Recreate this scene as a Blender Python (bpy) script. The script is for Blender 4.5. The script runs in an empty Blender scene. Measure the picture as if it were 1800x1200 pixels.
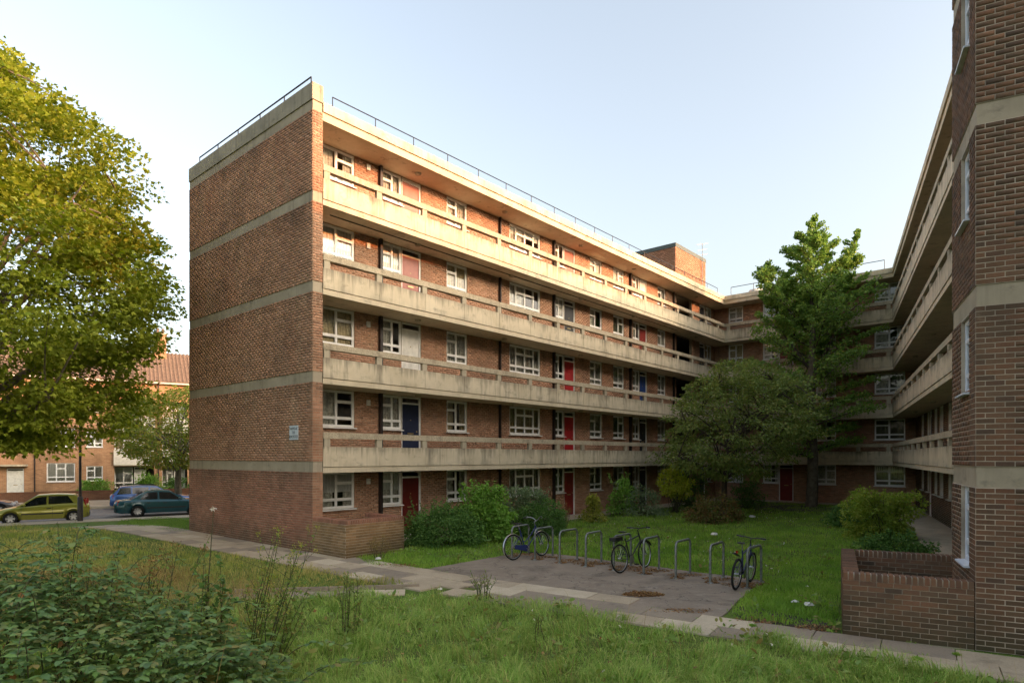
import bpy, bmesh, math, random
import numpy as np
from mathutils import Vector, Matrix, noise as mnoise

random.seed(7)
rng = np.random.default_rng(11)
PI = math.pi
R = math.radians
sc = bpy.context.scene
COL = sc.collection

# ------------------------------------------------------------------ camera
FPX, CX, HY, EYE = 1105.0, 900.0, 802.0, 2.765
cam = bpy.data.cameras.new('camera')
cam.sensor_width = 36.0
cam.lens = FPX / 1800.0 * 36.0
cam.shift_y = (HY - 600.0) / 1800.0
cam.clip_start = 0.05
cam.clip_end = 2000.0
camo = bpy.data.objects.new('camera', cam)
camo.location = (0, 0, EYE)
camo.rotation_euler = (PI / 2, 0, 0)
COL.objects.link(camo)
sc.camera = camo

# ------------------------------------------------------------------ sky and sun
SUN_AZ, SUN_EL = R(115.5), R(11.4)          # azimuth clockwise from +Y
world = bpy.data.worlds.new('World')
sc.world = world
world.use_nodes = True
wn = world.node_tree
bg = wn.nodes['Background']
sky = wn.nodes.new('ShaderNodeTexSky')
sky.sky_type = 'NISHITA'
sky.sun_disc = False
sky.sun_elevation = SUN_EL
sky.sun_rotation = SUN_AZ
sky.altitude = 50
sky.air_density = 1.0
sky.dust_density = 6.5
sky.ozone_density = 0.3
whs = wn.nodes.new('ShaderNodeHueSaturation')          # thin high haze: the whole sky a little paler
whs.inputs['Saturation'].default_value = 0.66
wn.links.new(sky.outputs[0], whs.inputs['Color'])
wn.links.new(whs.outputs[0], bg.inputs[0])
bg.inputs[1].default_value = 0.15
sl = bpy.data.lights.new('sun', 'SUN')
sl.energy = 2.0
sl.angle = R(0.6)
sl.color = (0.62, 0.19, 0.045)
slo = bpy.data.objects.new('sun', sl)
sdir = Vector((math.sin(SUN_AZ) * math.cos(SUN_EL), math.cos(SUN_AZ) * math.cos(SUN_EL), math.sin(SUN_EL)))
slo.rotation_euler = sdir.to_track_quat('Z', 'Y').to_euler()
slo.location = (30, -30, 40)
COL.objects.link(slo)
sc.view_settings.view_transform = 'Standard'
sc.view_settings.look = 'None'
sc.view_settings.exposure = 2.02
sc.view_settings.gamma = 1.0
sc.view_settings.use_curve_mapping = False
cy = sc.cycles
cy.use_denoising = True
cy.use_adaptive_sampling = True
cy.adaptive_threshold = 0.02
cy.max_bounces = 6
cy.diffuse_bounces = 3
cy.glossy_bounces = 3
cy.transmission_bounces = 4
cy.transparent_max_bounces = 8
cy.sample_clamp_indirect = 6.0
cy.caustics_reflective = False
cy.caustics_refractive = False

# ------------------------------------------------------------------ helpers
def ground_at(px, py, z=0.0):
    Y = FPX * (EYE - z) / (py - HY)
    return ((px - CX) * Y / FPX, Y)

def project(x, y, z):
    return CX + FPX * x / y, HY - FPX * (z - EYE) / y

def smooth01(a, b, v):
    t = min(1.0, max(0.0, (v - a) / (b - a)))
    return t * t * (3 - 2 * t)

def street_w(x, y):
    return -0.54 * x + 0.84 * y

def gz(x, y):                                # the land falls gently to the street
    return -0.42 * smooth01(27.0, 37.0, street_w(x, y))

def tag(o, label=None, cat=None, group=None, kind=None):
    if label: o['label'] = label
    if cat: o['category'] = cat
    if group: o['group'] = group
    if kind: o['kind'] = kind
    return o

def empty(name, loc=(0, 0, 0), rz=0.0, label=None, cat=None, group=None):
    o = bpy.data.objects.new(name, None)
    o.empty_display_size = 0.1
    o.location = loc
    o.rotation_euler = (0, 0, rz)
    COL.objects.link(o)
    return tag(o, label, cat, group)

def place(name, mesh, parent=None, loc=(0, 0, 0), rot=(0, 0, 0), scale=(1, 1, 1)):
    o = bpy.data.objects.new(name, mesh)
    o.location = loc
    o.rotation_euler = rot
    o.scale = scale
    if parent: o.parent = parent
    COL.objects.link(o)
    return o

def copy_tree(o, parent=None):
    c = o.copy()
    COL.objects.link(c)
    c.parent = parent
    for ch in list(o.children):
        copy_tree(ch, c)
    return c

class MB:
    def __init__(s):
        s.v = []; s.f = []; s.n = 0
    def add(s, vs, fs):
        b = s.n
        s.v.extend([tuple(p) for p in vs]); s.n += len(vs)
        s.f.extend([tuple(b + i for i in f) for f in fs])
        return s
    def quad(s, a, b, c, d):
        return s.add([a, b, c, d], [(0, 1, 2, 3)])
    def box(s, x0, x1, y0, y1, z0, z1):
        return s.prism([(x0, y0), (x1, y0), (x1, y1), (x0, y1)], z0, z1)
    def prism(s, poly, z0, z1):
        n = len(poly)
        vs = [(p[0], p[1], z0) for p in poly] + [(p[0], p[1], z1) for p in poly]
        fs = [tuple(range(n - 1, -1, -1)), tuple(range(n, 2 * n))]
        for i in range(n):
            j = (i + 1) % n
            fs.append((i, j, n + j, n + i))
        return s.add(vs, fs)
    def side(s, poly, y0, y1):                 # polygon in xz, extruded along y
        n = len(poly)
        vs = [(p[0], y0, p[1]) for p in poly] + [(p[0], y1, p[1]) for p in poly]
        fs = [tuple(range(n)), tuple(range(2 * n - 1, n - 1, -1))]
        for i in range(n):
            j = (i + 1) % n
            fs.append((j, i, n + i, n + j))
        return s.add(vs, fs)
    def tube(s, pts, r, n=8, caps=True, close=False):
        pts = [Vector(p) for p in pts]
        k = len(pts)
        rs = r if isinstance(r, (list, tuple)) else [r] * k
        vs = []; up = None
        for i, p in enumerate(pts):
            if close:
                d = pts[(i + 1) % k] - pts[i - 1]
            else:
                d = pts[min(i + 1, k - 1)] - pts[max(i - 1, 0)]
            if d.length < 1e-9: d = Vector((0, 0, 1))
            d.normalize()
            if up is None:
                up = d.orthogonal().normalized()
            else:
                up = up - d * up.dot(d)
                if up.length < 1e-6: up = d.orthogonal()
                up.normalize()
            w = d.cross(up)
            for j in range(n):
                a = 2 * PI * j / n
                vs.append(p + (up * math.cos(a) + w * math.sin(a)) * rs[i])
        fs = []
        for i in range(k if close else k - 1):
            i2 = (i + 1) % k
            for j in range(n):
                j2 = (j + 1) % n
                fs.append((i * n + j, i * n + j2, i2 * n + j2, i2 * n + j))
        if caps and not close:
            fs.append(tuple(range(n - 1, -1, -1)))
            fs.append(tuple(range((k - 1) * n, k * n)))
        return s.add(vs, fs)
    def lathe(s, prof, n=20, axis='z', c=(0, 0, 0), caps=True):   # prof: (radius, height)
        vs = []; fs = []
        for (r, h) in prof:
            for j in range(n):
                a = 2 * PI * j / n
                p = (r * math.cos(a), r * math.sin(a), h)
                if axis == 'y': p = (p[0], p[2], p[1])
                elif axis == 'x': p = (p[2], p[0], p[1])
                vs.append((p[0] + c[0], p[1] + c[1], p[2] + c[2]))
        for i in range(len(prof) - 1):
            for j in range(n):
                j2 = (j + 1) % n
                fs.append((i * n + j, i * n + j2, (i + 1) * n + j2, (i + 1) * n + j))
        if caps and prof[0][0] > 1e-6: fs.append(tuple(range(n - 1, -1, -1)))
        if caps and prof[-1][0] > 1e-6: fs.append(tuple(range((len(prof) - 1) * n, len(prof) * n)))
        return s.add(vs, fs)
    def mesh(s, name, mat, smooth=False, xf=None):
        me = bpy.data.meshes.new(name)
        v = s.v
        if xf is not None:
            v = [tuple(xf @ Vector(p)) for p in v]
        me.from_pydata(v, [], s.f)
        if mat: me.materials.append(mat)
        if smooth:
            me.polygons.foreach_set('use_smooth', [True] * len(me.polygons))
            me.set_sharp_from_angle(angle=R(38))
        me.update()
        return me
    def build(s, name, mat, parent=None, smooth=False, world=False, fix=False):
        xf = None
        if world and parent is not None:
            xf = Matrix.LocRotScale(parent.location, parent.rotation_euler, None).inverted()
        me = s.mesh(name, mat, smooth, xf)
        if fix:
            b = bmesh.new(); b.from_mesh(me)
            bmesh.ops.recalc_face_normals(b, faces=b.faces)
            b.to_mesh(me); b.free()
        return place(name, me, parent)

def np_mesh(name, V, F, mat, smooth=False):
    """V (n,3) array, F (m,k) array of equal-sized faces"""
    me = bpy.data.meshes.new(name)
    V = np.ascontiguousarray(V, dtype=np.float32); F = np.ascontiguousarray(F, dtype=np.int32)
    m, k = F.shape
    me.vertices.add(len(V)); me.vertices.foreach_set('co', V.ravel())
    me.loops.add(m * k); me.loops.foreach_set('vertex_index', F.ravel())
    me.polygons.add(m)
    me.polygons.foreach_set('loop_start', np.arange(0, m * k, k, dtype=np.int32))
    me.polygons.foreach_set('loop_total', np.full(m, k, dtype=np.int32))
    if smooth: me.polygons.foreach_set('use_smooth', np.ones(m, dtype=bool))
    me.materials.append(mat)
    me.update(calc_edges=True)
    return me

# ------------------------------------------------------------------ materials
def S(h):
    h = h.lstrip('#')
    out = []
    for i in (0, 2, 4):
        c = int(h[i:i + 2], 16) / 255.0
        out.append(c / 12.92 if c <= 0.04045 else ((c + 0.055) / 1.055) ** 2.4)
    return tuple(out) + (1.0,)

class NT:
    def __init__(s, name):
        s.m = bpy.data.materials.new(name)
        s.m.use_nodes = True
        s.t = s.m.node_tree
        s.bsdf = s.t.nodes['Principled BSDF']
        s.out = s.t.nodes['Material Output']
        s._pos = None
    def n(s, typ, **kw):
        nd = s.t.nodes.new('ShaderNode' + typ)
        for k, v in kw.items():
            if k.startswith('i_'):
                nd.inputs[k[2:].replace('_', ' ')].default_value = v
            else:
                setattr(nd, k, v)
        return nd
    def l(s, a, b):
        s.t.links.new(a, b)
    @property
    def geo(s):
        if s._pos is None: s._pos = s.n('NewGeometry')
        return s._pos
    def pos(s, scale=(1, 1, 1), src=None):
        mp = s.n('VectorMath', operation='MULTIPLY')
        s.l(src or s.geo.outputs['Position'], mp.inputs[0])
        mp.inputs[1].default_value = scale
        return mp.outputs[0]
    def noise(s, scale, detail=4, rough=0.55, vec=None):
        nd = s.n('TexNoise')
        nd.inputs['Scale'].default_value = scale
        nd.inputs['Detail'].default_value = detail
        nd.inputs['Roughness'].default_value = rough
        s.l(vec if vec is not None else s.geo.outputs['Position'], nd.inputs['Vector'])
        return nd.outputs['Fac']
    def ramp(s, fac, stops):
        r = s.n('ValToRGB')
        el = r.color_ramp.elements
        while len(el) < len(stops): el.new(0.5)
        for e, (p, c) in zip(el, stops):
            e.position = p
            e.color = c if len(c) == 4 else tuple(c) + (1,)
        s.l(fac, r.inputs[0])
        return r.outputs[0]
    def fr(s, fac, a, b):                     # map range clamped 0..1
        m = s.n('MapRange')
        m.inputs['From Min'].default_value = a
        m.inputs['From Max'].default_value = b
        s.l(fac, m.inputs['Value'])
        return m.outputs['Result']
    def mix(s, fac, a, b, mode='MIX'):
        m = s.n('Mix', data_type='RGBA', blend_type=mode)
        for sock, v in ((m.inputs[0], fac), (m.inputs[6], a), (m.inputs[7], b)):
            if hasattr(v, 'is_linked') or hasattr(v, 'links'): s.l(v, sock)
            else: sock.default_value = v
        return m.outputs[2]
    def math(s, op, a, b=0.0):
        m = s.n('Math', operation=op)
        for sock, v in ((m.inputs[0], a), (m.inputs[1], b)):
            if hasattr(v, 'links'): s.l(v, sock)
            else: sock.default_value = v
        return m.outputs[0]
    def bump(s, h, strength, dist=0.01):
        b = s.n('Bump')
        b.inputs['Strength'].default_value = strength
        b.inputs['Distance'].default_value = dist
        s.l(h, b.inputs['Height'])
        s.l(b.outputs[0], s.bsdf.inputs['Normal'])
    def base(s, c):
        if hasattr(c, 'links'): s.l(c, s.bsdf.inputs['Base Color'])
        else: s.bsdf.inputs['Base Color'].default_value = c
    def rough(s, r, metal=0.0, spec=0.5):
        s.bsdf.inputs['Roughness'].default_value = r
        s.bsdf.inputs['Metallic'].default_value = metal
        s.bsdf.inputs['Specular IOR Level'].default_value = spec
        return s
    def island(s):                             # one random number for each loose piece and object
        oi = s.n('ObjectInfo')
        a = s.math('ADD', s.geo.outputs['Random Per Island'], oi.outputs['Random'])
        return s.math('FRACT', a)

MAT = {}
def plain(name, col, rough=0.6, metal=0.0, var=0.12, scale=6.0, spec=0.5, bump=0.0, bscale=60.0, dark=None):
    t = NT(name)
    c = S(col) if isinstance(col, str) else col
    d = tuple(x * (1 - 2.2 * var) for x in c[:3]) + (1,)
    if dark: d = S(dark)
    t.base(t.mix(t.fr(t.noise(scale, 5), 0.35, 0.68), c, d))
    t.rough(rough, metal, spec)
    if bump:
        t.bump(t.noise(bscale, 3), bump, 0.004)
    MAT[name] = t.m
    return t.m

def brick_mat(name, tones, soot=0.5, dirt=(0.02, 0.018, 0.014, 1), stain=None, moss=0.0):
    t = NT(name)
    r = t.island()
    n = len(tones)
    col = t.ramp(r, [(i / (n - 1), S(c)) for i, c in enumerate(tones)])
    g = t.noise(38, 4, 0.6)
    col = t.mix(t.fr(g, 0.35, 0.75), col, t.mix(0.3, col, (0.03, 0.02, 0.016, 1)))
    red = t.noise(0.33, 5, 0.65)                # whole areas fired redder or greyer
    col = t.mix(t.math('MULTIPLY', t.fr(red, 0.5, 0.62), 0.2), col, t.mix(1.0, col, (0.95, 0.62, 0.52, 1), 'MULTIPLY'))
    big = t.noise(0.55, 6, 0.6)
    col = t.mix(t.math('MULTIPLY', t.fr(big, 0.48, 0.72), soot), col, dirt)
    if stain:
        pale = t.noise(0.9, 5, 0.65, t.pos((1, 1, 0.45)))
        col = t.mix(t.math('MULTIPLY', t.fr(pale, 0.56, 0.72), 0.45), col, S(stain))
    sp = t.n('SeparateXYZ'); t.l(t.geo.outputs['Position'], sp.inputs[0])   # rain runs below each concrete band
    dd = t.math('FLOORED_MODULO', t.math('SUBTRACT', 2.33, sp.outputs[2]), 2.59)
    run = t.math('SUBTRACT', t.math('ADD', t.noise(1.0, 5, 0.7, t.pos((4, 4, 0.3))), t.math('MULTIPLY', t.noise(0.8, 3), 0.6)), t.math('MULTIPLY', dd, 0.42))
    col = t.mix(t.math('MULTIPLY', t.fr(run, 0.6, 0.9), 0.45), col, (0.045, 0.036, 0.026, 1))
    eff = t.noise(1.7, 6, 0.7, t.pos((1, 1, 1.8)))
    col = t.mix(t.math('MULTIPLY', t.fr(eff, 0.62, 0.74), 0.3), col, S('b9a68c'))
    if moss:
        sep = t.n('SeparateXYZ'); t.l(t.geo.outputs['Position'], sep.inputs[0])
        low = t.fr(t.math('ADD', sep.outputs[2], t.math('MULTIPLY', t.noise(2.2, 4), -0.9)), 0.35, -0.35)
        col = t.mix(t.math('MULTIPLY', low, moss), col, (0.035, 0.038, 0.018, 1))
    t.base(col)
    t.rough(0.88, 0, 0.25)
    t.bump(t.noise(90, 3), 0.35, 0.004)
    MAT[name] = t.m
    return t.m

TONES = ['b28568', '9f755b', 'ba8c6f', 'aa7d61', '946f58', 'c09276', 'ad8368', 'a2785f']
brick_mat('brick', TONES, 0.42, stain='a58d70')
brick_mat('brick_red', ['ab7a63', 'a1715b', '956a56', 'b07f68', '8d6652', 'a6755f'], 0.4, stain='6d5344', moss=0.6)
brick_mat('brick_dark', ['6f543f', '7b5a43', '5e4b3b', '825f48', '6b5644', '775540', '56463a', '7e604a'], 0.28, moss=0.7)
brick_mat('brick_wall', ['a5855f', '987a56', 'ae8d68', '8c7150', 'b0926e'], 0.5, stain='5b5230', moss=0.5)
plain('mortar', 'ab9a82', 0.95, var=0.22, scale=2.0, bump=0.3)
plain('mortar_dark', 'c4b5a2', 0.95, var=0.22, scale=2.0, bump=0.3)

def concrete(name, c1, c2, streak=0.6, speck=0.0, rough=0.85, stain=0.5, drip=0.0):
    t = NT(name)
    col = t.mix(t.fr(t.noise(1.3, 6, 0.6), 0.35, 0.7), S(c1), S(c2))
    st = t.noise(1.0, 5, 0.65, t.pos((7, 7, 0.35)))
    m2 = t.noise(0.6, 3)
    k = t.math('MULTIPLY', t.fr(st, 0.48, 0.70), t.fr(m2, 0.38, 0.62))
    col = t.mix(t.math('MULTIPLY', k, streak), col, (0.12, 0.10, 0.075, 1))
    if drip:                                   # rain streaks running down from the top edge of each panel
        sp = t.n('SeparateXYZ'); t.l(t.geo.outputs['Position'], sp.inputs[0])
        dd = t.math('FLOORED_MODULO', t.math('SUBTRACT', 0.465, sp.outputs[2]), 2.59)
        fine = t.noise(1.0, 5, 0.7, t.pos((9, 9, 0.6)))
        wide = t.noise(1.0, 3, 0.5, t.pos((2.2, 2.2, 0.2)))
        lv = t.math('SUBTRACT', t.math('ADD', fine, t.math('MULTIPLY', wide, 0.75)), t.math('MULTIPLY', dd, 0.85))
        col = t.mix(t.math('MULTIPLY', t.fr(lv, 0.66, 1.0), drip), col, (0.10, 0.085, 0.062, 1))
        lo = t.math('ADD', t.math('MULTIPLY', wide, 0.9), t.math('MULTIPLY', dd, 0.5))
        col = t.mix(t.math('MULTIPLY', t.fr(lo, 0.72, 0.85), drip * .5), col, (0.11, 0.10, 0.08, 1))
    dk = t.noise(2.3, 6, 0.7, t.pos((1, 1, 1.6)))
    col = t.mix(t.math('MULTIPLY', t.fr(dk, 0.56, 0.74), stain), col, (0.06, 0.056, 0.045, 1))
    if speck:
        v = t.n('TexVoronoi'); v.inputs['Scale'].default_value = 60
        t.l(t.geo.outputs['Position'], v.inputs['Vector'])
        col = t.mix(t.math('MULTIPLY', t.fr(v.outputs['Color'], 0.3, 0.9), speck), col, (0.13, 0.10, 0.075, 1))
    t.base(col)
    t.rough(rough, 0, 0.3)
    t.bump(t.noise(45, 5, 0.65), 0.35, 0.006)
    MAT[name] = t.m
concrete('concrete', 'd2c3a8', 'bfb094', 0.6, drip=0.68)
concrete('concrete_rail', 'c6b79c', 'b1a288', 0.5, 0.55)
concrete('concrete_band', 'aa9d88', '968a76', 0.55)
concrete('concrete_parapet', 'a39986', '878070', 0.9)
concrete('concrete_slab', 'd0c1a6', 'bdae93', 0.35)
concrete('soffit', 'b3a692', 'a1947f', 0.0, stain=0.35)
concrete('soffit_top', 'c8b79b', 'b7a589', 0.0, stain=0.75)
concrete('paving', 'b8a88f', 'a2937c', 0.0, 0.25)
concrete('paving_light', 'c6b8a0', 'b3a58d', 0.0, 0.2, stain=0.3)
concrete('paving_dark', '998b79', '887c6d', 0.0, 0.3)
plain('upvc', 'e6e4df', 0.35, var=0.06)
plain('upvc_blue', 'dfe2ea', 0.3, var=0.04)
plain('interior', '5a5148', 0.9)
plain('curtain_cream', 'cbb992', 0.95, var=0.2, scale=12); plain('curtain_dark', '6d6a58', 0.95, var=0.25, scale=9); plain('blind', 'd8d6cf', 0.8, var=0.05)
plain('curtain', 'd2cdbf', 0.95, var=0.25, scale=12)
plain('pipe', '2c2320', 0.5, var=0.2)
plain('rail_metal', '2a2d33', 0.45, 0.3)
plain('rail_grey', '7a7368', 0.5, 0.3)
plain('flashing', '57605c', 0.6, 0.2)
plain('roof_felt', '4d4a47', 0.95)
plain('galvanised', '8d9290', 0.42, 0.75, var=0.18, scale=14)
plain('black_plastic', '191919', 0.5)
plain('rubber', '151515', 0.85)
plain('steel', 'b9bbbd', 0.28, 0.9)
plain('white_paint', 'd6d2c8', 0.5)
plain('brass', 'b7a477', 0.35, 0.8)
DOORS = {}
for nm, c in dict(navy='1b2540', red='a52026', white='dcd9d0', salmon='ab6450', dark_red='5f1a17', blue='22407e',
                  charcoal='24262c', crimson='7d2320', pink='9c5c50').items():
    DOORS[nm] = plain('door_' + nm, c, 0.42, var=0.1)

def glass_mat(name, tint=(0.93, 0.95, 0.94, 1), ior=1.7, body=0.0):
    t = NT(name)
    t.t.nodes.remove(t.bsdf)
    tr = t.n('BsdfTransparent'); tr.inputs[0].default_value = tint
    gl = t.n('BsdfGlossy'); gl.inputs['Roughness'].default_value = 0.02
    gl.inputs[0].default_value = (1, 1, 1, 1)
    f = t.n('Fresnel'); f.inputs[0].default_value = ior
    nb = t.n('Bump'); nb.inputs['Strength'].default_value = 0.04; nb.inputs['Distance'].default_value = 0.02
    t.l(t.noise(2.0, 2), nb.inputs['Height'])
    t.l(nb.outputs[0], gl.inputs['Normal'])
    mx = t.n('MixShader')
    t.l(f.outputs[0], mx.inputs[0]); t.l(tr.outputs[0], mx.inputs[1]); t.l(gl.outputs[0], mx.inputs[2])
    t.l(mx.outputs[0], t.out.inputs[0])
    MAT[name] = t.m
glass_mat('glass')
plain('car_glass', '15191b', 0.06, var=0.05, spec=0.8)

def asphalt(name, c1, c2):
    t = NT(name)
    col = t.mix(t.fr(t.noise(0.7, 6, 0.6), 0.35, 0.68), S(c1), S(c2))
    v = t.n('TexVoronoi'); v.inputs['Scale'].default_value = 110
    t.l(t.geo.outputs['Position'], v.inputs['Vector'])
    col = t.mix(t.math('MULTIPLY', t.fr(v.outputs['Color'], 0.2, 0.9), 0.35), col, S('a09a92'))
    cr = t.noise(3.0, 7, 0.7)
    col = t.mix(t.math('MULTIPLY', t.fr(cr, 0.54, 0.66), 0.4), col, S('aaa092'))
    dk = t.noise(0.9, 6, 0.72)
    col = t.mix(t.math('MULTIPLY', t.fr(dk, 0.5, 0.66), 0.55), col, S('4e463e'))
    ed = t.n('TexVoronoi', feature='DISTANCE_TO_EDGE'); ed.inputs['Scale'].default_value = 0.8
    wv = t.n('VectorMath', operation='ADD'); t.l(t.geo.outputs['Position'], wv.inputs[0])
    nz = t.n('TexNoise'); nz.inputs['Scale'].default_value = 2.5; nz.inputs['Detail'].default_value = 5; t.l(t.geo.outputs['Position'], nz.inputs['Vector'])
    t.l(nz.outputs['Color'], wv.inputs[1]); t.l(wv.outputs[0], ed.inputs['Vector'])
    col = t.mix(t.math('MULTIPLY', t.fr(ed.outputs['Distance'], 0.014, 0.004), 0.6), col, S('3a342e'))
    t.base(col); t.rough(0.82, 0, 0.3)
    t.bump(t.noise(120, 3), 0.5, 0.006)
    MAT[name] = t.m
asphalt('asphalt', '8f7f6d', '7b6d5c')
asphalt('road', '7a746d', '69645e')

def leaf_mat(name, tones, trans=0.35, rough=0.5, gloss=0.25, patch=None, pscale=0.4):
    t = NT(name)
    t.t.nodes.remove(t.bsdf)
    n = len(tones)
    col = t.ramp(t.island(), [(i / max(1, n - 1), S(c)) for i, c in enumerate(tones)])
    if patch:
        col = t.mix(t.fr(t.noise(pscale, 4), 0.44, 0.6), col, t.ramp(t.island(), [(0, S(patch[0])), (1, S(patch[-1]))]))
    d = t.n('BsdfDiffuse'); t.l(col, d.inputs[0])
    tl = t.n('BsdfTranslucent'); 
    hs = t.n('HueSaturation'); hs.inputs['Saturation'].default_value = 1.1; hs.inputs['Value'].default_value = 1.35
    t.l(col, hs.inputs['Color']); t.l(hs.outputs[0], tl.inputs[0])
    m1 = t.n('MixShader'); m1.inputs[0].default_value = trans
    t.l(d.outputs[0], m1.inputs[1]); t.l(tl.outputs[0], m1.inputs[2])
    gl = t.n('BsdfGlossy'); gl.inputs['Roughness'].default_value = rough
    lw = t.n('LayerWeight'); lw.inputs[0].default_value = 0.25
    m2 = t.n('MixShader')
    t.l(t.math('MULTIPLY', lw.outputs['Fresnel'], gloss * .12), m2.inputs[0])
    t.l(m1.outputs[0], m2.inputs[1]); t.l(gl.outputs[0], m2.inputs[2])
    t.l(m2.outputs[0], t.out.inputs[0])
    MAT[name] = t.m
leaf_mat('leaf_plane', ['868f30', '73832c', '90953a', '66782c'])
leaf_mat('leaf_street', ['829040', '6c863c', '949446', '908442'])
leaf_mat('leaf_ginkgo', ['6f9046', '7e9c4c', '608040', '92a552', '567640'])
leaf_mat('leaf_thorn', ['82964e', '6e8446', '929e56', '7e8048', '647a44'], 0.3)
leaf_mat('leaf_dark', ['5c8040', '4f7038', '6c8c46', '466436'], 0.25)
leaf_mat('leaf_fresh', ['7ea448', '6c9640', '90b252', '5e863c'], 0.3)
leaf_mat('leaf_grey', ['7a8c66', '6a7e5a', '88966e', '60744e'], 0.25)
leaf_mat('leaf_gold', ['94a444', '809a3e', 'a6ac50', '708e3a'], 0.35)
leaf_mat('leaf_yellow', ['aaa54e', '949a42', '828e3e', 'b8ab5a'], 0.35)
leaf_mat('leaf_brown', ['757240', '62693a', '866a42', '6c5c3a'], 0.3)
leaf_mat('leaf_bramble', ['668448', '547440', '76964f', '466538', '7c8a44', '5c7e48', '877c42'], 0.25, 0.42, 0.55)
leaf_mat('leaf_weed', ['7a9448', '6a8442', '889a4e', '857648'], 0.3)
leaf_mat('leaf_dead', ['7a5434', '8f6a42', '5c4028', 'a98a5c', '6b4a2c'], 0.15)
leaf_mat('dry_grass', ['a08a58', '8d7a4c', 'b09a68', '7c6f44'], 0.3)
leaf_mat('grass', ['93b44c', '7ea440', 'a4be58', '88aa48', 'b0b868'], 0.35, 0.5, 0.2, ('6e943c', '84a848'), 0.7)
leaf_mat('grass_long', ['98b858', '82a64c', 'acc468', '709644', 'c4c47c', '8cae56'], 0.25, 0.5, 0.2, ('6e9440', 'aab464'), 1.1)
leaf_mat('grass_dry', ['b0a262', '9c9656', 'bfab70', '848e4a', 'a09a56'], 0.3, 0.5, 0.2, ('76903e', '93984e'), 0.3)
leaf_mat('leaf_lime', ['c2c648', 'aabb42', 'd2cc58', '94ac3c'], 0.35)
leaf_mat('grass_mown', ['708a40', '607c38', '7e964a', '68843e'], 0.3)
leaf_mat('petal', ['e6ddd0', 'd8cdb8', 'efe6dd'], 0.3)
plain('bark', '4c4136', 0.95, var=0.2, scale=9, bump=0.8, bscale=22)
plain('bark_pale', '6d6453', 0.95, var=0.22, scale=6, bump=0.6, bscale=18)
plain('stem_green', '4a4a2e', 0.85)
plain('soil', '4a4032', 0.98, var=0.2, scale=3, bump=0.7, bscale=30)
def ground_mat():
    t = NT('turf')
    c = t.mix(t.fr(t.noise(0.35, 6, 0.6), 0.35, 0.65), S('55702e'), S('626a36'))
    c = t.mix(t.fr(t.noise(5, 5, 0.7), 0.5, 0.7), c, S('4a4230'))
    t.base(c); t.rough(0.98, 0, 0.1); t.bump(t.noise(25, 4), 0.6, 0.02)
    MAT['turf'] = t.m
ground_mat()
# ------------------------------------------------------------------ ground, street, paths
def build_ground():
    xs = np.concatenate([np.arange(-160, -44, 12.0), np.arange(-44, 24, 1.0), np.arange(24, 170, 12.0)])
    ys = np.concatenate([np.arange(-40, 0, 8.0), np.arange(0, 70, 1.0), np.arange(70, 400, 25.0)])
    V = []
    for y in ys:
        for x in xs:
            w = street_w(x, y)
            z = gz(x, y)
            if w > 37.6: z = -0.56
            V.append((x, y, z - 0.01))
    nx, ny = len(xs), len(ys)
    F = [(j * nx + i, j * nx + i + 1, (j + 1) * nx + i + 1, (j + 1) * nx + i) for j in range(ny - 1) for i in range(nx - 1)]
    o = place('ground', np_mesh('ground', np.array(V), np.array(F), MAT['turf'], True))
    tag(o, kind='structure')
build_ground()

SA = math.atan2(0.54, 0.84)                   # street direction
SX = Vector((0.8412, 0.5407)); SN = Vector((-0.5407, 0.8412))
def street_pt(s, w):                          # s along the street, w across
    p = SX * s + SN * w
    return (p.x, p.y)
def street_poly(s0, s1, w0, w1):
    return [street_pt(s0, w0), street_pt(s1, w0), street_pt(s1, w1), street_pt(s0, w1)]
o = MB().prism(street_poly(-90, 90, 38.2, 47.5), -0.7, -0.53).build('road', MAT['road']); tag(o, kind='structure')
far_pave = MB().prism(street_poly(-90, 90, 47.66, 55.0), -0.7, -0.415).build('pavement', MAT['paving']); tag(far_pave, kind='structure')
near_pave = MB().prism(street_poly(-90, 90, 36.9, 38.04), -0.7, -0.405).build('pavement', MAT['paving']); tag(near_pave, kind='structure')
kb = MB().prism(street_poly(-0.452, 0.452, -0.075, 0.075), -0.14, 0.14).mesh('kerb_stone', MAT['paving_light'])
far_kerb = empty('kerb', (0, 0, 0)); tag(far_kerb, kind='structure')
for i in range(44):
    p = street_pt(-24 + i * 0.92, 47.58); place('kerb_stone', kb, far_kerb, (p[0], p[1], -0.54))
near_kerb = empty('kerb', (0, 0, 0)); tag(near_kerb, kind='structure')
for i in range(40):
    p = street_pt(-18 + i * 0.92, 38.12); place('kerb_stone', kb, near_kerb, (p[0], p[1], -0.54))

# forecourt of worn tarmac with the stands
FORE = [(-2.3, 15.25), (-1.81, 15.75), (-0.63, 17.1), (-0.14, 17.66), (0.6, 18.0), (1.19, 17.8), (1.81, 17.36), (2.66, 16.61), (3.43, 15.91),
        (4.37, 15.05), (4.99, 14.6), (5.6, 13.95), (5.3, 13.4), (4.75, 12.7), (4.3, 12.0), (3.85, 11.2), (3.55, 10.75), (2.4, 11.2), (0.3, 12.5), (-1.6, 13.8)]
o = MB().prism(FORE, -0.1, 0.012).build('forecourt', MAT['asphalt']); tag(o, kind='structure')

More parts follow.
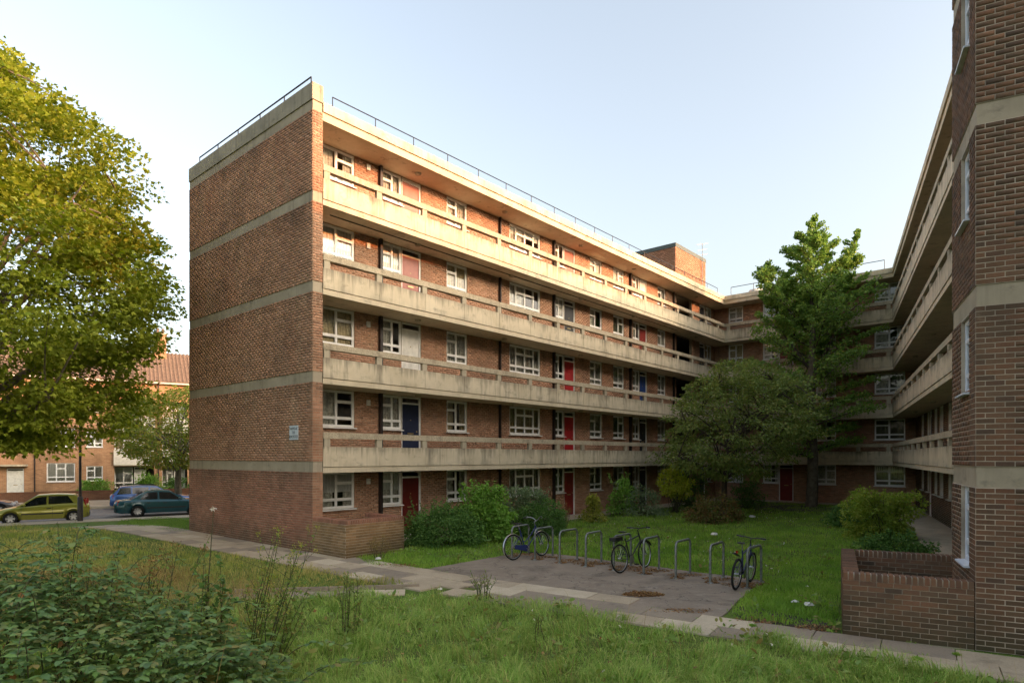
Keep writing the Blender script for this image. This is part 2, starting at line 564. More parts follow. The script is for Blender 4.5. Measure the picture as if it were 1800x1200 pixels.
def slab_row(parent, ox, oy, ang, n, w, d, row, lightness, skip=()):
    ca, sa = math.cos(ang), math.sin(ang)
    off = 0.0 if row % 2 == 0 else w * 0.5
    for i in range(n):
        if i in skip: continue
        x = off + (i + 0.5) * w
        y = (row + 0.5) * d
        wx, wy = ox + ca * x - sa * y, oy + sa * x + ca * y
        k = random.random()
        m = 'paving_light' if (row, i) in lightness else ('paving_dark' if k < 0.33 else 'paving')
        e = 0.3
        gx = (gz(wx + e * ca, wy + e * sa) - gz(wx - e * ca, wy - e * sa)) / (2 * e)
        gy = (gz(wx - e * sa, wy + e * ca) - gz(wx + e * sa, wy - e * ca)) / (2 * e)
        key = (m, w, d)
        if key not in SLABS:
            b = MB(); hw, hd = w / 2 - 0.006, d / 2 - 0.006
            b.add([(-hw, -hd, -.05), (hw, -hd, -.05), (hw, hd, -.05), (-hw, hd, -.05),
                   (-hw, -hd, -.004), (hw, -hd, -.004), (hw, hd, -.004), (-hw, hd, -.004),
                   (-hw + .006, -hd + .006, 0), (hw - .006, -hd + .006, 0), (hw - .006, hd - .006, 0), (-hw + .006, hd - .006, 0)],
                  [(0, 1, 5, 4), (1, 2, 6, 5), (2, 3, 7, 6), (3, 0, 4, 7), (4, 5, 9, 8), (5, 6, 10, 9), (6, 7, 11, 10), (7, 4, 8, 11), (8, 9, 10, 11)])
            SLABS[key] = b.mesh('paving_slab', MAT[m])
        place('paving_slab', SLABS[key], parent, (wx, wy, gz(wx, wy) + 0.022 + random.uniform(-.003, .004)),
              (gy + random.uniform(-.006, .006), -gx + random.uniform(-.006, .006), ang))
SLABS = {}
path_bed = MB().prism([(-17.6, 25.75), (-1.75, 12.85), (-0.62, 14.25), (-16.5, 27.2)], -0.6, 0.004)
foot1 = empty('footpath', (0, 0, 0)); tag(foot1, kind='structure')
a1 = math.atan2(-0.633, 0.774)
for row in range(3):
    slab_row(foot1, -18.6, 26.55, a1, 24, 0.9, 0.6, row, {(2, 14), (1, 18), (2, 17), (0, 21), (2, 20), (1, 9)})
foot2 = empty('footpath', (0, 0, 0)); tag(foot2, kind='structure')
a2 = math.atan2(-0.543, 0.84)
for row in range(2):
    slab_row(foot2, -1.5, 12.62, a2, 12, 0.9, 0.6, row, {(0, 5), (1, 5), (1, 0), (0, 7)})
slab_row(foot2, -1.5, 12.62, a2, 4, 0.9, 0.6, 2, {(2, 1), (2, 2)})
foot3 = empty('footpath', (0, 0, 0)); tag(foot3, kind='structure')
slab_row(foot3, -5.7, 12.04, math.atan2(1.05, 7.3), 4, 0.9, 0.5, 0, {(0, 3)})
edge = empty('kerb_edging', (0, 0, 0)); tag(edge, kind='structure')
em = MB().box(-0.455, 0.455, -0.03, 0.03, -0.1, 0.075).mesh('edging_stone', MAT['paving_dark'])
for i in range(4):
    x = -1.95 - 0.92 * (i + 0.5)
    place('edging_stone', em, edge, (x, 13.28 + (x + 2.0) * 0.145, 0.0), (0, 0, math.atan2(0.145, 1)))

# ------------------------------------------------------------------ the three wings of the estate
TH1 = math.atan2(0.756, 0.655)
N0 = Vector((-5.70, 17.97))
L1 = 29.5
P1 = N0 + Vector((math.cos(TH1), math.sin(TH1))) * L1
TH2 = TH1 - PI / 2
L2 = 9.35
P2 = P1 + Vector((math.cos(TH2), math.sin(TH2))) * L2
TH3 = math.atan2(-0.889, -0.457)
K2 = math.tan((TH2 - TH3) / 2)
FLH = 2.59
SOF, TOP = 12.51, 13.02
WD = 1.15                                      # depth of the access balconies
block = empty('apartment_block', (N0.x, N0.y, 0), TH1, 'long brown brick block with sunlit top balcony and blank end wall', 'building', 'wings round the courtyard')
back = empty('apartment_block', (P1.x, P1.y, 0), TH2, 'short brick wing closing the far end of the courtyard behind the trees', 'building', 'wings round the courtyard')
right = empty('apartment_block', (P2.x, P2.y, 0), TH3, 'dark brick wing at the right edge with a tall window tower and shaded balconies', 'building', 'wings round the courtyard')

class Wing:
    def __init__(s, e, x0, x1, k0, k1):
        s.e, s.x0, s.x1, s.k0, s.k1 = e, x0, x1, k0, k1
    def xs(s, d, a=None, b=None):
        lo = s.x0 - d * s.k0 if a is None else a
        hi = s.x1 + d * s.k1 if b is None else b
        return lo, hi
    def piece(s, mb, d0, d1, z0, z1, a=None, b=None):
        l0, h0 = s.xs(d0, a, b); l1, h1 = s.xs(d1, a, b)
        mb.prism([(l0, d0), (h0, d0), (h1, d1), (l1, d1)], z0, z1)
        return mb
W1 = Wing(block, 0.335, L1, 0.0, 1.0)
W2 = Wing(back, 0.0, L2, 1.0, K2)
W3 = Wing(right, 0.0, 26.8, K2, 0.0)

def cut(lo, hi, spans):
    out = [(lo, hi)]
    for a, b in spans:
        nx = []
        for p, q in out:
            if b <= p or a >= q: nx.append((p, q)); continue
            if a > p: nx.append((p, a))
            if b < q: nx.append((b, q))
        out = nx
    return out

BRICKS = {}
def brick_face(e, ox, oy, ang, x0, x1, z0, z1, holes=(), mat='brick', soldier=False):
    """lay stretcher courses over a face; inward is 90 degrees left of the axis"""
    lst = BRICKS.setdefault((e.name, mat), [])
    nc = max(1, round((z1 - z0) / 0.075))
    ch = (z1 - z0) / nc
    for c in range(nc):
        za, zb = z0 + c * ch + 0.005, z0 + (c + 1) * ch - 0.005
        zm = (za + zb) / 2
        for p, q in cut(x0, x1, [(h[0], h[1]) for h in holes if h[2] < zm < h[3]]):
            x = p - (0.1125 if c % 2 else 0.0)
            while x < q - 0.02:
                a, b = max(x + 0.005, p + 0.002), min(x + 0.22, q - 0.002)
                if b - a > 0.03:
                    lst.append((ox, oy, ang, a, b, za, zb))
                x += 0.225

def lay_bricks(e, mat, singles=0, parent=None):
    lst = BRICKS.pop((e.name, mat))
    A = np.array(lst, dtype=np.float64)
    ca, sa = np.cos(A[:, 2]), np.sin(A[:, 2])
    n = len(A)
    if singles:
        th = e.rotation_euler[2]; mx = (A[:, 3] + A[:, 4]) / 2
        lx, ly = A[:, 0] + ca * mx, A[:, 1] + sa * mx
        gx = e.location[0] + math.cos(th) * lx - math.sin(th) * ly
        gy = e.location[1] + math.sin(th) * lx + math.cos(th) * ly
        zz = (A[:, 5] + A[:, 6]) / 2
        d = np.sqrt(gx ** 2 + gy ** 2 + (zz - EYE) ** 2)
        py = np.maximum(gy, 0.1)
        px = CX + FPX * gx / py; pv = HY - FPX * (zz - EYE) / py
        nx, ny = np.sin(A[:, 2] + th), -np.cos(A[:, 2] + th)          # outward
        seen = (px > 2) & (px < 1798) & (pv > 2) & (pv < 1198) & ((gx * nx + gy * ny) < 0)
        d = np.where(seen, d, 1e6)
        idx = np.argsort(d)[:singles]
        idx = idx[d[idx] < 1e5]
        cache = {}
        for i in idx:
            ox, oy, an, a, b, za, zb = A[i]
            w, h = round((b - a) / 2, 3), round((zb - za) / 2, 4)
            if (w, h) not in cache:
                m = MB()
                m.add([(-w, .006, -h), (w, .006, -h), (w, .006, h), (-w, .006, h),
                       (-w + .002, -.006, -h + .002), (w - .002, -.006, -h + .002), (w - .002, -.006, h - .002), (-w + .002, -.006, h - .002)],
                      [(4, 5, 6, 7), (0, 1, 5, 4), (1, 2, 6, 5), (2, 3, 7, 6), (3, 0, 4, 7)])
                cache[(w, h)] = m.mesh('brick', MAT[mat])
            mx_ = (a + b) / 2
            place('brick', cache[(w, h)], parent or e, (ox + math.cos(an) * mx_ + math.sin(an) * -0.0 , oy + math.sin(an) * mx_, (za + zb) / 2), (0, 0, an))
        keep = np.ones(n, bool); keep[idx] = False
        A = A[keep]; ca, sa = np.cos(A[:, 2]), np.sin(A[:, 2]); n = len(A)
    if n == 0: return
    jit = rng.uniform(-0.0018, 0.0018, n)
    V = np.zeros((n, 8, 3))
    corners = [(0, 0), (1, 0), (1, 1), (0, 1)]
    for k in range(8):
        cx_, cz_ = corners[k % 4]
        ins = 0.0 if k < 4 else 0.002
        x = np.where(cx_ == 0, A[:, 3] + ins, A[:, 4] - ins)
        z = np.where(cz_ == 0, A[:, 5] + ins, A[:, 6] - ins)
        dep = np.full(n, 0.006) if k < 4 else (-0.006 + jit)
        V[:, k, 0] = A[:, 0] + ca * x - sa * dep
        V[:, k, 1] = A[:, 1] + sa * x + ca * dep
        V[:, k, 2] = z
    base = (np.arange(n) * 8)[:, None]
    F = np.concatenate([base + np.array(f) for f in [(4, 5, 6, 7), (0, 1, 5, 4), (1, 2, 6, 5), (2, 3, 7, 6), (3, 0, 4, 7)]])
    o = place('brickwork', np_mesh('brickwork', V.reshape(-1, 3), F, MAT[mat]), parent or e)
    tag(o, kind='stuff')

def wall_with_holes(mb, x0, x1, z0, z1, holes, y, depth):
    xs = sorted({x0, x1, *[h[0] for h in holes], *[h[1] for h in holes]})
    zs = sorted({z0, z1, *[h[2] for h in holes], *[h[3] for h in holes]})
    for i in range(len(xs) - 1):
        for j in range(len(zs) - 1):
            xm, zm = (xs[i] + xs[i + 1]) / 2, (zs[j] + zs[j + 1]) / 2
            if any(h[0] < xm < h[1] and h[2] < zm < h[3] for h in holes): continue
            mb.quad((xs[i], y, zs[j]), (xs[i + 1], y, zs[j]), (xs[i + 1], y, zs[j + 1]), (xs[i], y, zs[j + 1]))
    for (a, b, c, d) in holes:
        mb.quad((a, y, c), (a, y, d), (a, y + depth, d), (a, y + depth, c))
        mb.quad((b, y, d), (b, y, c), (b, y + depth, c), (b, y + depth, d))
        mb.quad((a, y, d), (b, y, d), (b, y + depth, d), (a, y + depth, d))
        mb.quad((a, y, c), (a, y + depth, c), (b, y + depth, c), (b, y, c))

WCACHE = {}
def window_parts(w, h, cols, fans, t1=0.25, t2=0.70, mat='upvc', bar=0.055):
    key = (round(w, 3), round(h, 3), tuple(cols), tuple(fans), mat, t1, t2)
    if key in WCACHE: return WCACHE[key]
    f = MB(); g = []
    fr = bar
    f.box(0, fr, 0, .07, 0, h); f.box(w - fr, w, 0, .07, 0, h)
    f.box(fr, w - fr, 0, .07, 0, fr * 1.1); f.box(fr, w - fr, 0, .07, h - fr, h)
    x = fr; tot = w - 2 * fr
    zt = h * t1; zf = h * t2
    for i, (c, fan) in enumerate(zip(cols, fans)):
        x0 = x; x1 = x + tot * c
        if i < len(cols) - 1:
            f.box(x1 - fr * .45, x1 + fr * .45, .003, .067, fr * 1.1, h - fr)
        a = x0 + (fr * .45 if i else 0); b = x1 - (fr * .45 if i < len(cols) - 1 else 0)
        zb = fr * 1.1
        cells = []
        if t1 > 0:
            f.box(a, b, .005, .065, zt - fr * .5, zt + fr * .5)
            cells.append((zb, zt - fr * .5)); zb = zt + fr * .5
        if fan:
            f.box(a, b, .004, .066, zf - fr * .5, zf + fr * .5)
            cells.append((zb, zf - fr * .5)); cells.append((zf + fr * .5, h - fr))
        else:
            cells.append((zb, h - fr))
        for (c0, c1) in cells:
            # opening sash: a thin inner bead
            s = 0.018
            f.box(a, a + s, .012, .055, c0, c1); f.box(b - s, b, .012, .055, c0, c1)
            f.box(a + s, b - s, .012, .055, c0, c0 + s); f.box(a + s, b - s, .012, .055, c1 - s, c1)
            m = MB().quad((a + s, .03, c0 + s), (b - s, .03, c0 + s), (b - s, .03, c1 - s), (a + s, .03, c1 - s))
            g.append(m.mesh('pane', MAT['glass']))
        x = x1
    WCACHE[key] = (f.mesh('window', MAT[mat]), g)
    return WCACHE[key]

SILLS = {}; CURT = {}
def curtain_mesh(w, h, mode, cm='curtain'):
    k = (round(w, 2), round(h, 2), mode, cm)
    if k in CURT: return CURT[k]
    rs = random.Random(int(w * 100 + mode[0] * 10))
    m = MB()
    spans = [mode]
    for a, b in spans:
        n = max(6, int((b - a) * w / 0.035))
        xs = [a * w + (b - a) * w * i / n for i in range(n + 1)]
        ys = [0.025 * math.sin(i * 2.1 + rs.random() * 1.2) for i in range(n + 1)]
        vs = [(x, y, 0.03) for x, y in zip(xs, ys)] + [(x, y, h - .03) for x, y in zip(xs, ys)]
        m.add(vs, [(i, i + 1, n + 2 + i, n + 1 + i) for i in range(n)])
    CURT[k] = m.mesh('curtain', MAT[cm])
    return CURT[k]

def put_window(e, x0, x1, z0, z1, y, cols, fans, mat='upvc', sill=True, curtain=None, t1=0.25, t2=0.70, rz=0.0):
    w, h = x1 - x0, z1 - z0
    fm, gs = window_parts(w, h, cols, fans, t1, t2, mat)
    o = place('window', fm, e, (x0, y, z0), (0, 0, rz))
    for g in gs:
        place('pane', g, o)
    if sill:
        k = (round(w, 2), mat)
        if k not in SILLS:
            SILLS[k] = MB().add([(-.04, -.13, -.045), (w + .04, -.13, -.045), (w + .04, .0, -.045), (-.04, .0, -.045),
                                 (-.04, -.13, -.02), (w + .04, -.13, -.02), (w + .04, .0, -.003), (-.04, .0, -.003)],
                                [(3, 2, 1, 0), (4, 5, 6, 7), (0, 1, 5, 4), (1, 2, 6, 5), (2, 3, 7, 6), (3, 0, 4, 7)]).mesh('sill', MAT[mat])
        place('sill', SILLS[k], o)
    if curtain is None: curtain = random.choice([0, 0, 0, 0, 0, 1, 1, 3])
    cm = random.choice(['curtain', 'curtain', 'curtain', 'curtain', 'curtain_cream', 'curtain_cream', 'curtain_dark'])
    if random.random() < .22:
        dr = random.choice([.35, .55, .8])
        place('blind', WCACHE.setdefault(('blind', round(w, 2), round(h, 2), dr), MB().box(.04, w - .04, .085, .09, h * (1 - dr), h - .03).mesh('blind', MAT['blind'])), o)
    for sp in {0: [(0, 1)], 1: [(0, .42), (.72, 1)], 2: [(0, .22), (.8, 1)], 3: [(0, .55)]}[curtain]:
        place('curtain', curtain_mesh(w, h, sp, cm), o, (0, 0.10, 0))
    return o

DCACHE = {}
def put_door(e, x0, x1, z0, z1, y, colour, mat='upvc', leaf_h=2.0):
    w, h = x1 - x0, z1 - z0
    k = (round(w, 3), round(h, 3))
    if k not in DCACHE:
        f = MB()
        f.box(0, .055, 0, .08, 0, h); f.box(w - .055, w, 0, .08, 0, h); f.box(.055, w - .055, 0, .08, h - .05, h)
        f.box(.055, w - .055, .002, .078, leaf_h, leaf_h + .055); f.box(.055, w - .055, -.06, .078, 0, .03)
        g = MB().quad((.055, .03, leaf_h + .055), (w - .055, .03, leaf_h + .055), (w - .055, .03, h - .05), (.055, .03, h - .05))
        DCACHE[k] = (f.mesh('door_frame', MAT[mat]), g.mesh('pane', MAT['glass']))
    dk = (k, colour)
    if dk not in DCACHE:
        d = MB(); a, b = .06, w - .06
        d.box(a, b, .03, .07, .032, leaf_h - .002)
        pw = (b - a)
        for (u0, u1, v0, v1) in ((.12, .46, .12, .46), (.54, .88, .12, .46), (.12, .88, .56, .92)):
            d.box(a + pw * u0, a + pw * u1, .022, .032, leaf_h * v0, leaf_h * v1)
        DCACHE[dk] = d.mesh('door', DOORS[colour])
    if 'fur' not in DCACHE:
        DCACHE['fur'] = (MB().box(-.13, .13, .008, .03, .95, 1.0).mesh('letterbox', MAT['brass']),
                         MB().lathe([(0, 0), (.03, .002), (.032, .012), (.02, .02), (0, .022)], 10, 'y').mesh('door_knob', MAT['brass'], True))
    o = place('door', DCACHE[dk], e, (x0, y, z0))
    place('door_frame', DCACHE[k][0], o)
    place('pane', DCACHE[k][1], o)
    place('letterbox', DCACHE['fur'][0], o, (w / 2, .0, 0))
    place('door_knob', DCACHE['fur'][1], o, (w - .16, .01, 1.05))
    place('knocker', DCACHE['fur'][1], o, (w / 2, .01, 1.45), (0, 0, 0), (.7, .7, .7))
    return o

# spec of the bays: ('w', x0, x1, cols, fans) or ('d', x0, x1)
BAY1 = [('w', .97, 2.22, (.47, .53), (0, 1)), ('w', 3.30, 4.16, (.55, .45), (1, 0)), ('d', 4.165, 5.05),
        ('w', 6.31, 7.38, (.47, .53), (1, 0)), ('w', 9.88, 11.93, (.2, .3, .3, .2), (0, 1, 1, 0)),
        ('w', 12.92, 13.72, (.5, .5), (1, 0)), ('d', 13.725, 14.59), ('w', 15.84, 16.91, (.45, .55), (1, 0)),
        ('w', 17.98, 19.03, (.52, .48), (0, 1)), ('w', 19.95, 20.68, (.5, .5), (1, 0)), ('d', 20.685, 21.5),
        ('w', 22.73, 23.68, (.5, .5), (1, 0)), ('o', 25.08, 27.17), ('d', 28.3, 29.15), ('w', 29.2, 30.1, (.5, .5), (1, 0))]
DOORC1 = [['dark_red', 'crimson', 'charcoal', 'navy'], ['navy', 'red', 'charcoal', 'navy'], ['white', 'red', 'blue', 'charcoal'],
          ['pink', 'charcoal', 'crimson', 'charcoal'], ['salmon', 'salmon', 'white', 'charcoal']]
BAY2 = [('w', -0.2, .75, (.5, .5), (1, 0)), ('w', 2.02, 2.98, (.5, .5), (0, 1)), ('d', 2.985, 3.85), ('w', 5.15, 6.25, (.5, .5), (0, 1)),
        ('w', 8.25, 9.75, (.48, .52), (1, 0))]
DOORC2 = [['crimson'], ['navy'], ['charcoal'], ['crimson'], ['white']]
BAY3 = []
for i in range(4):
    b = 1.5 + i * 6.3
    BAY3 += [('w', b, b + 1.1, (.5, .5), (1, 0)), ('w', b + 2.3, b + 3.1, (.5, .5), (1, 0)), ('d', b + 3.105, b + 3.95), ('w', b + 4.7, b + 5.7, (.5, .5), (0, 1))]
DOORC3 = [['crimson', 'navy', 'charcoal', 'dark_red'], ['navy', 'crimson', 'charcoal', 'navy'], ['red', 'navy', 'charcoal', 'navy'],
          ['charcoal', 'crimson', 'navy', 'navy'], ['navy', 'charcoal', 'crimson', 'navy']]

def levels(wing, bays, doorc, posts, brick='brick', mortar='mortar', x_in0=None):
    e = wing.e
    wall = MB(); slab = MB(); inner = MB()
    xw0, xw1 = wing.xs(WD)
    for lv in range(5):
        fl = FLH * lv
        ceil_ = fl + FLH - 0.30 if lv < 4 else SOF
        holes = []; dk = 0
        for b in bays:
            x0, x1 = b[1], b[2]
            if b[0] == 'w':
                z0 = fl + 1.11; z1 = ceil_ - 0.02
                holes.append((x0, x1, z0, z1))
                put_window(e, x0, x1, z0, z1, WD + .03, b[3], b[4])
            elif b[0] == 'd':
                z1 = ceil_ - 0.02
                holes.append((x0, x1, fl + .01, z1))
                put_door(e, x0, x1, fl + .01, z1, WD + .03, doorc[lv][dk]); dk += 1
            else:
                holes.append((x0, x1, fl + .01, ceil_ - .02))
        wall_with_holes(wall, xw0, xw1, fl, ceil_, holes, WD, 0.16)
        brick_face(e, 0, WD, 0.0, xw0, xw1, fl, ceil_, holes, brick)
        if lv:
            wing.piece(slab, 0.0, WD - .002, fl - .30, fl - .14)
            wing.piece(slab, 0.10, WD - .002, fl - .141, fl)
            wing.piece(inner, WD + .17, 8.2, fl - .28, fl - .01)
    wall.build('wall', MAT[mortar], e)
    slab.build('walkway_slab', MAT['concrete_slab'], e)
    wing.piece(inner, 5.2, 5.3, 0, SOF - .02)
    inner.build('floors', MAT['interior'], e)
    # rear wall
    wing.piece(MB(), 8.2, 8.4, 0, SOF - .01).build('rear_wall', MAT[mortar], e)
    for lv in range(1, 5):
        fl = FLH * lv
        bal = wing.piece(MB(), -0.03, 0.14, fl + .70, fl + .88).build('balcony', MAT['concrete_rail'], e)
        edges = [None] + posts[1:-1] + [None] if posts else [None, None]
        for i in range(len(edges) - 1):
            a, b = edges[i], edges[i + 1]
            wing.piece(MB(), -0.025, 0.085, fl - .125, fl + .46, None if a is None else a + .006, None if b is None else b - .006).build('panel', MAT['concrete'], bal)
        for i, p in enumerate(posts):
            key = ('post',)
            if key not in WCACHE:
                WCACHE[key] = MB().box(-.1, .1, -.012, .1, .462, .698).mesh('baluster', MAT['concrete'])
            place('baluster', WCACHE[key], bal, (p, 0, fl))
    wing.piece(MB(), 0.02, 8.4, SOF, 12.74).build('soffit', MAT['soffit_top'], e)
    wing.piece(MB(), -0.03, 0.2, 12.748, TOP).build('parapet', MAT['concrete'], e)
    wing.piece(MB(), 0.2, 8.4, 12.741, 12.83).build('roof', MAT['roof_felt'], e)

levels(W1, BAY1, DOORC1, [.47] + [.47 + 1.873 * i for i in range(1, 15)] + [28.5])
levels(W2, BAY2, DOORC2, [.25, 2.1, 3.95, 5.8, 7.65, 9.15])
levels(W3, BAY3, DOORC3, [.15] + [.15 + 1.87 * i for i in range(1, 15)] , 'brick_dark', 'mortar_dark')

# end wall of the long block: brick storeys between recessed concrete bands
def end_wall():
    e = block
    D = 8.4
    core = MB(); band = MB()
    zs = 0.0
    for lv in range(1, 6):
        b0, b1 = (FLH * lv - .27, FLH * lv + .03) if lv < 5 else (12.70, 12.98)
        core.box(0, .33, 0, D, zs, b0)
        mat = 'brick_red' if lv == 1 else 'brick'
        brick_face(e, 0, D, -PI / 2, 0, D, zs + .002, b0 - .002, (), mat)
        brick_face(e, 0, 0, 0, 0, .33, zs + .002, b0 - .002, (), 'brick')
        band.box(.012, .318, .012, D - .012, b0, b1)
        zs = b1
    core.build('end_wall', MAT['mortar'], e)
    band.build('band', MAT['concrete_band'], e)
    p = MB()
    for i in range(5):
        p.box(-.02, .34, -.02 + i * 1.686, -.02 + (i + 1) * 1.686 - .008, 12.986, 13.47)
    p.build('parapet', MAT['concrete_parapet'], e)
end_wall()

# roof railing of the long block
def railing(e, x0, x1, y, n, z0, h, mat, r=0.02, name='roof_railing', rot=False):
    g = MB(); g.tube([(x0, y, z0 + h), (x1, y, z0 + h)] if not rot else [(y, x0, z0 + h), (y, x1, z0 + h)], r, 8)
    o = g.build(name, MAT[mat], e, True)
    pm = MB().tube([(0, 0, 0), (0, 0, h)], r * .85, 8).mesh('post', MAT[mat], True)
    for i in range(n + 1):
        x = x0 + (x1 - x0) * i / n
        place('post', pm, o, (x, y, z0) if not rot else (y, x, z0))
    return o
railing(block, .72, .72 + 1.55 * 18, .10, 18, TOP - .01, .36, 'rail_metal', .017)
railing(block, .35, 7.9, .17, 5, 13.46, .36, 'rail_metal', .022, rot=True)
railing(back, .3, 8.9, .30, 6, TOP - .05, .62, 'rail_metal', .02)
railing(right, 1.0, 22.0, 2.4, 8, 12.8, .5, 'rail_metal', .02)

# downpipes of the long block
for lv in range(5):
    fl = FLH * lv
    top_ = (fl + FLH - .30 if lv < 4 else SOF)
    for x, wd in ((3.22, .1), (9.21, .05), (12.85, .09), (19.6, .1), (24.6, .06)):
        m = MB().box(x - wd / 2, x + wd / 2, WD - .13, WD - .012, fl + .002, top_ - .002)
        m.build('downpipe', MAT['pipe'], block)
lamp_m = MB().lathe([(.0, -.075), (.07, -.072), (.10, -.05), (.115, 0)], 16).mesh('bulkhead_lamp', MAT['soffit'], True)
for lv in range(5):
    z = (FLH * (lv + 1) - .30) if lv < 4 else SOF
    for x in (4.4, 8.9 + (lv % 2) * .4, 14.2, 19.0, 26.5):
        place('bulkhead_lamp', lamp_m, block, (x, .55, z))
    for x in (5.0, 11.0, 17.0, 23.0):
        place('bulkhead_lamp', lamp_m, right, (x, .55, z))
cond = MB()
for z in (10.06, ):
    cond.box(.9, 24.0, .50, .53, z - .025, z - .0005)
cond.build('conduit', MAT['pipe'], block)
vent = MB().box(-.07, .07, -.05, -.01, -.09, .09).mesh('meter_box', MAT['white_paint'])
for lv in range(5):
    place('meter_box', vent, block, (2.75, WD, FLH * lv + 1.95))

# lift house on the long block's roof with its aerial
def lift_house():
    h = empty('lift_house', (0, 0, 0), 0)
    h.parent = block; h.location = (28.7, 3.0, 12.8)
    core = MB().box(0.012, 4.7, 0.012, 3.0, 0, 3.86).build('wall', MAT['mortar'], h)
    BR = BRICKS
    for args in ((0, 0, 0, 0, 4.7), (0, 3.0, -PI / 2, 0, 3.0)):
        brick_face(block, 28.7 + args[0], 3.0 + args[1], args[2], args[3], args[4], 12.85, 16.66, (), 'brick')
    c = MB().box(-.03, 4.75, -.03, 3.05, 3.862, 4.12)
    c.build('coping', MAT['flashing'], h)
lift_house()
BRICKS_SINGLE = 150
lay_bricks(block, 'brick', 150)
lay_bricks(block, 'brick_red', 150)
lay_bricks(back, 'brick', 0)

aer = empty('tv_aerial', (0, 0, 0), 0, 'thin metal television aerial standing beside the brick lift house on the roof', 'aerial')
ap = block.matrix_basis @ Vector((32.6, 2.88, 0))
aer.location = (ap.x, ap.y, 12.83)
MB().tube([(0, 0, 0), (0, 0, 5.0)], .022, 6).build('mast', MAT['galvanised'], aer, True)
for z, l in ((4.95, .95), (4.55, .8), (4.2, .9)):
    m = MB(); m.tube([(-l / 2, -.2, z - .12), (l / 2, .2, z + .12)], .012, 6); m.build('element', MAT['galvanised'], aer, True)
# tank and vents on the far wing's roof
tk = empty('water_tank', (0, 0, 0), 0, 'pale water tank on the roof of the far wing beside the railing', 'tank')
tp = back.matrix_basis @ Vector((1.2, 2.2, 0)); tk.location = (tp.x, tp.y, 12.83)
MB().lathe([(.42, 0), (.45, .1), (.45, .75), (.4, .82), (0, .86)], 18).build('drum', MAT['white_paint'], tk, True)
MB().tube([(.5, 0, 0), (.5, 0, .9), (.2, 0, 1.0), (0, 0, .85)], .03, 6).build('pipe', MAT['galvanised'], tk, True)

# ---- tower of the right-hand wing
TX0, TX1, TY = 26.8, 28.8, -1.0
def tower():
    e = right
    core = MB(); band = MB(); zs = 0.0
    LEN = 8.0
    for lv in range(1, 6):
        b0, b1 = (FLH * lv - .27, FLH * lv + .03) if lv < 5 else (12.70, 12.98)
        fl = FLH * (lv - 1)
        wz0, wz1 = fl + 1.14, fl + 2.30
        hole = [(TX1 - 1.16, TX1 - .46, wz0, min(wz1, b0 - .02))]
        wall_with_holes(core, TX0, TX1, zs, b0, hole, TY, .2)
        core.quad((TX1, TY, zs), (TX1, TY + LEN, zs), (TX1, TY + LEN, b0), (TX1, TY, b0))
        core.quad((TX0, TY + LEN, zs), (TX0, TY, zs), (TX0, TY, b0), (TX0, TY + LEN, b0))
        core.quad((TX0, TY, b0), (TX1, TY, b0), (TX1, TY + LEN, b0), (TX0, TY + LEN, b0))
        core.quad((TX0, TY, zs), (TX0, TY + LEN, zs), (TX1, TY + LEN, zs), (TX1, TY, zs))
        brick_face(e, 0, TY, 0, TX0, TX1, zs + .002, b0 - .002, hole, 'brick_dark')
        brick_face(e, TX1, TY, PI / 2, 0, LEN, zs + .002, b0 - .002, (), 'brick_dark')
        put_window(e, TX1 - 1.15, TX1 - .47, wz0 + .01, hole[0][3] - .005, TY + .05, (.5, .5), (1, 1), 'upvc_blue', True, 1, 0.25, 0.72)
        band.box(TX0 + .014, TX1 - .014, TY + .014, TY + LEN, b0, b1)
        zs = b1
    core.build('tower_wall', MAT['mortar_dark'], e)
    band.build('band', MAT['concrete_band'], e)
    MB().box(TX0 - .02, TX1 + .02, TY - .02, TY + LEN, 12.986, 13.47).build('parapet', MAT['concrete_parapet'], e)
    # the wing runs on out of the picture
    MB().box(TX1 - 6.0, TX1 - .02, TY + LEN + .01, TY + 26, 0, 13.3).build('wall', MAT['mortar_dark'], e)
    # unseen taller block, added out of frame to cast shade over the court
    MB().box(TX1 - 2, TX1 + 26, TY + 26.01, TY + 35.0, 0, 19.0).build('wall', MAT['mortar_dark'], e)
tower()
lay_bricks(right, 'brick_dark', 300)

# low brick enclosures at the foot of both wings
def enclosure(name, e_loc, rz, w, d, h, label, mat, mortar, front, cope_mat, sides):
    t = empty(name, e_loc, rz, label, 'wall')
    th = .225
    core = MB()
    for (x0, x1, y0, y1) in sides:
        core.box(x0 + .006, x1 - .006, y0 + .006, y1 - .006, -.1, h - .11)
    core.build('core', MAT[mortar], t)
    for (ox, oy, an, ln) in front:
        brick_face(t, ox, oy, an, 0, ln, 0.0, h - .11, (), mat)
    lay_bricks(t, mat, 300)
    # brick-on-edge coping
    cm = MB().add([(-.032, -.118, 0), (.032, -.118, 0), (.032, .118, 0), (-.032, .118, 0), (-.028, -.112, .108), (.028, -.112, .108), (.028, .112, .108), (-.028, .112, .108)],
                  [(3, 2, 1, 0), (4, 5, 6, 7), (0, 1, 5, 4), (1, 2, 6, 5), (2, 3, 7, 6), (3, 0, 4, 7)]).mesh('coping_brick', MAT[cope_mat])
    bed = MB()
    for (x0, x1, y0, y1) in sides:
        lx, ly = x1 - x0, y1 - y0
        bed.box(x0 + .012, x1 - .012, y0 + .012, y1 - .012, h - .11, h - .012)
        if lx > ly:
            n = int(lx / .075)
            for i in range(n): place('coping_brick', cm, t, (x0 + (i + .5) * lx / n, (y0 + y1) / 2, h - .107 + random.uniform(-.002, .002)))
        else:
            n = int(ly / .075)
            for i in range(n): place('coping_brick', cm, t, ((x0 + x1) / 2, y0 + (i + .5) * ly / n, h - .107 + random.uniform(-.002, .002)), (0, 0, PI / 2))
    bed.build('bedding', MAT[mortar], t)
    return t
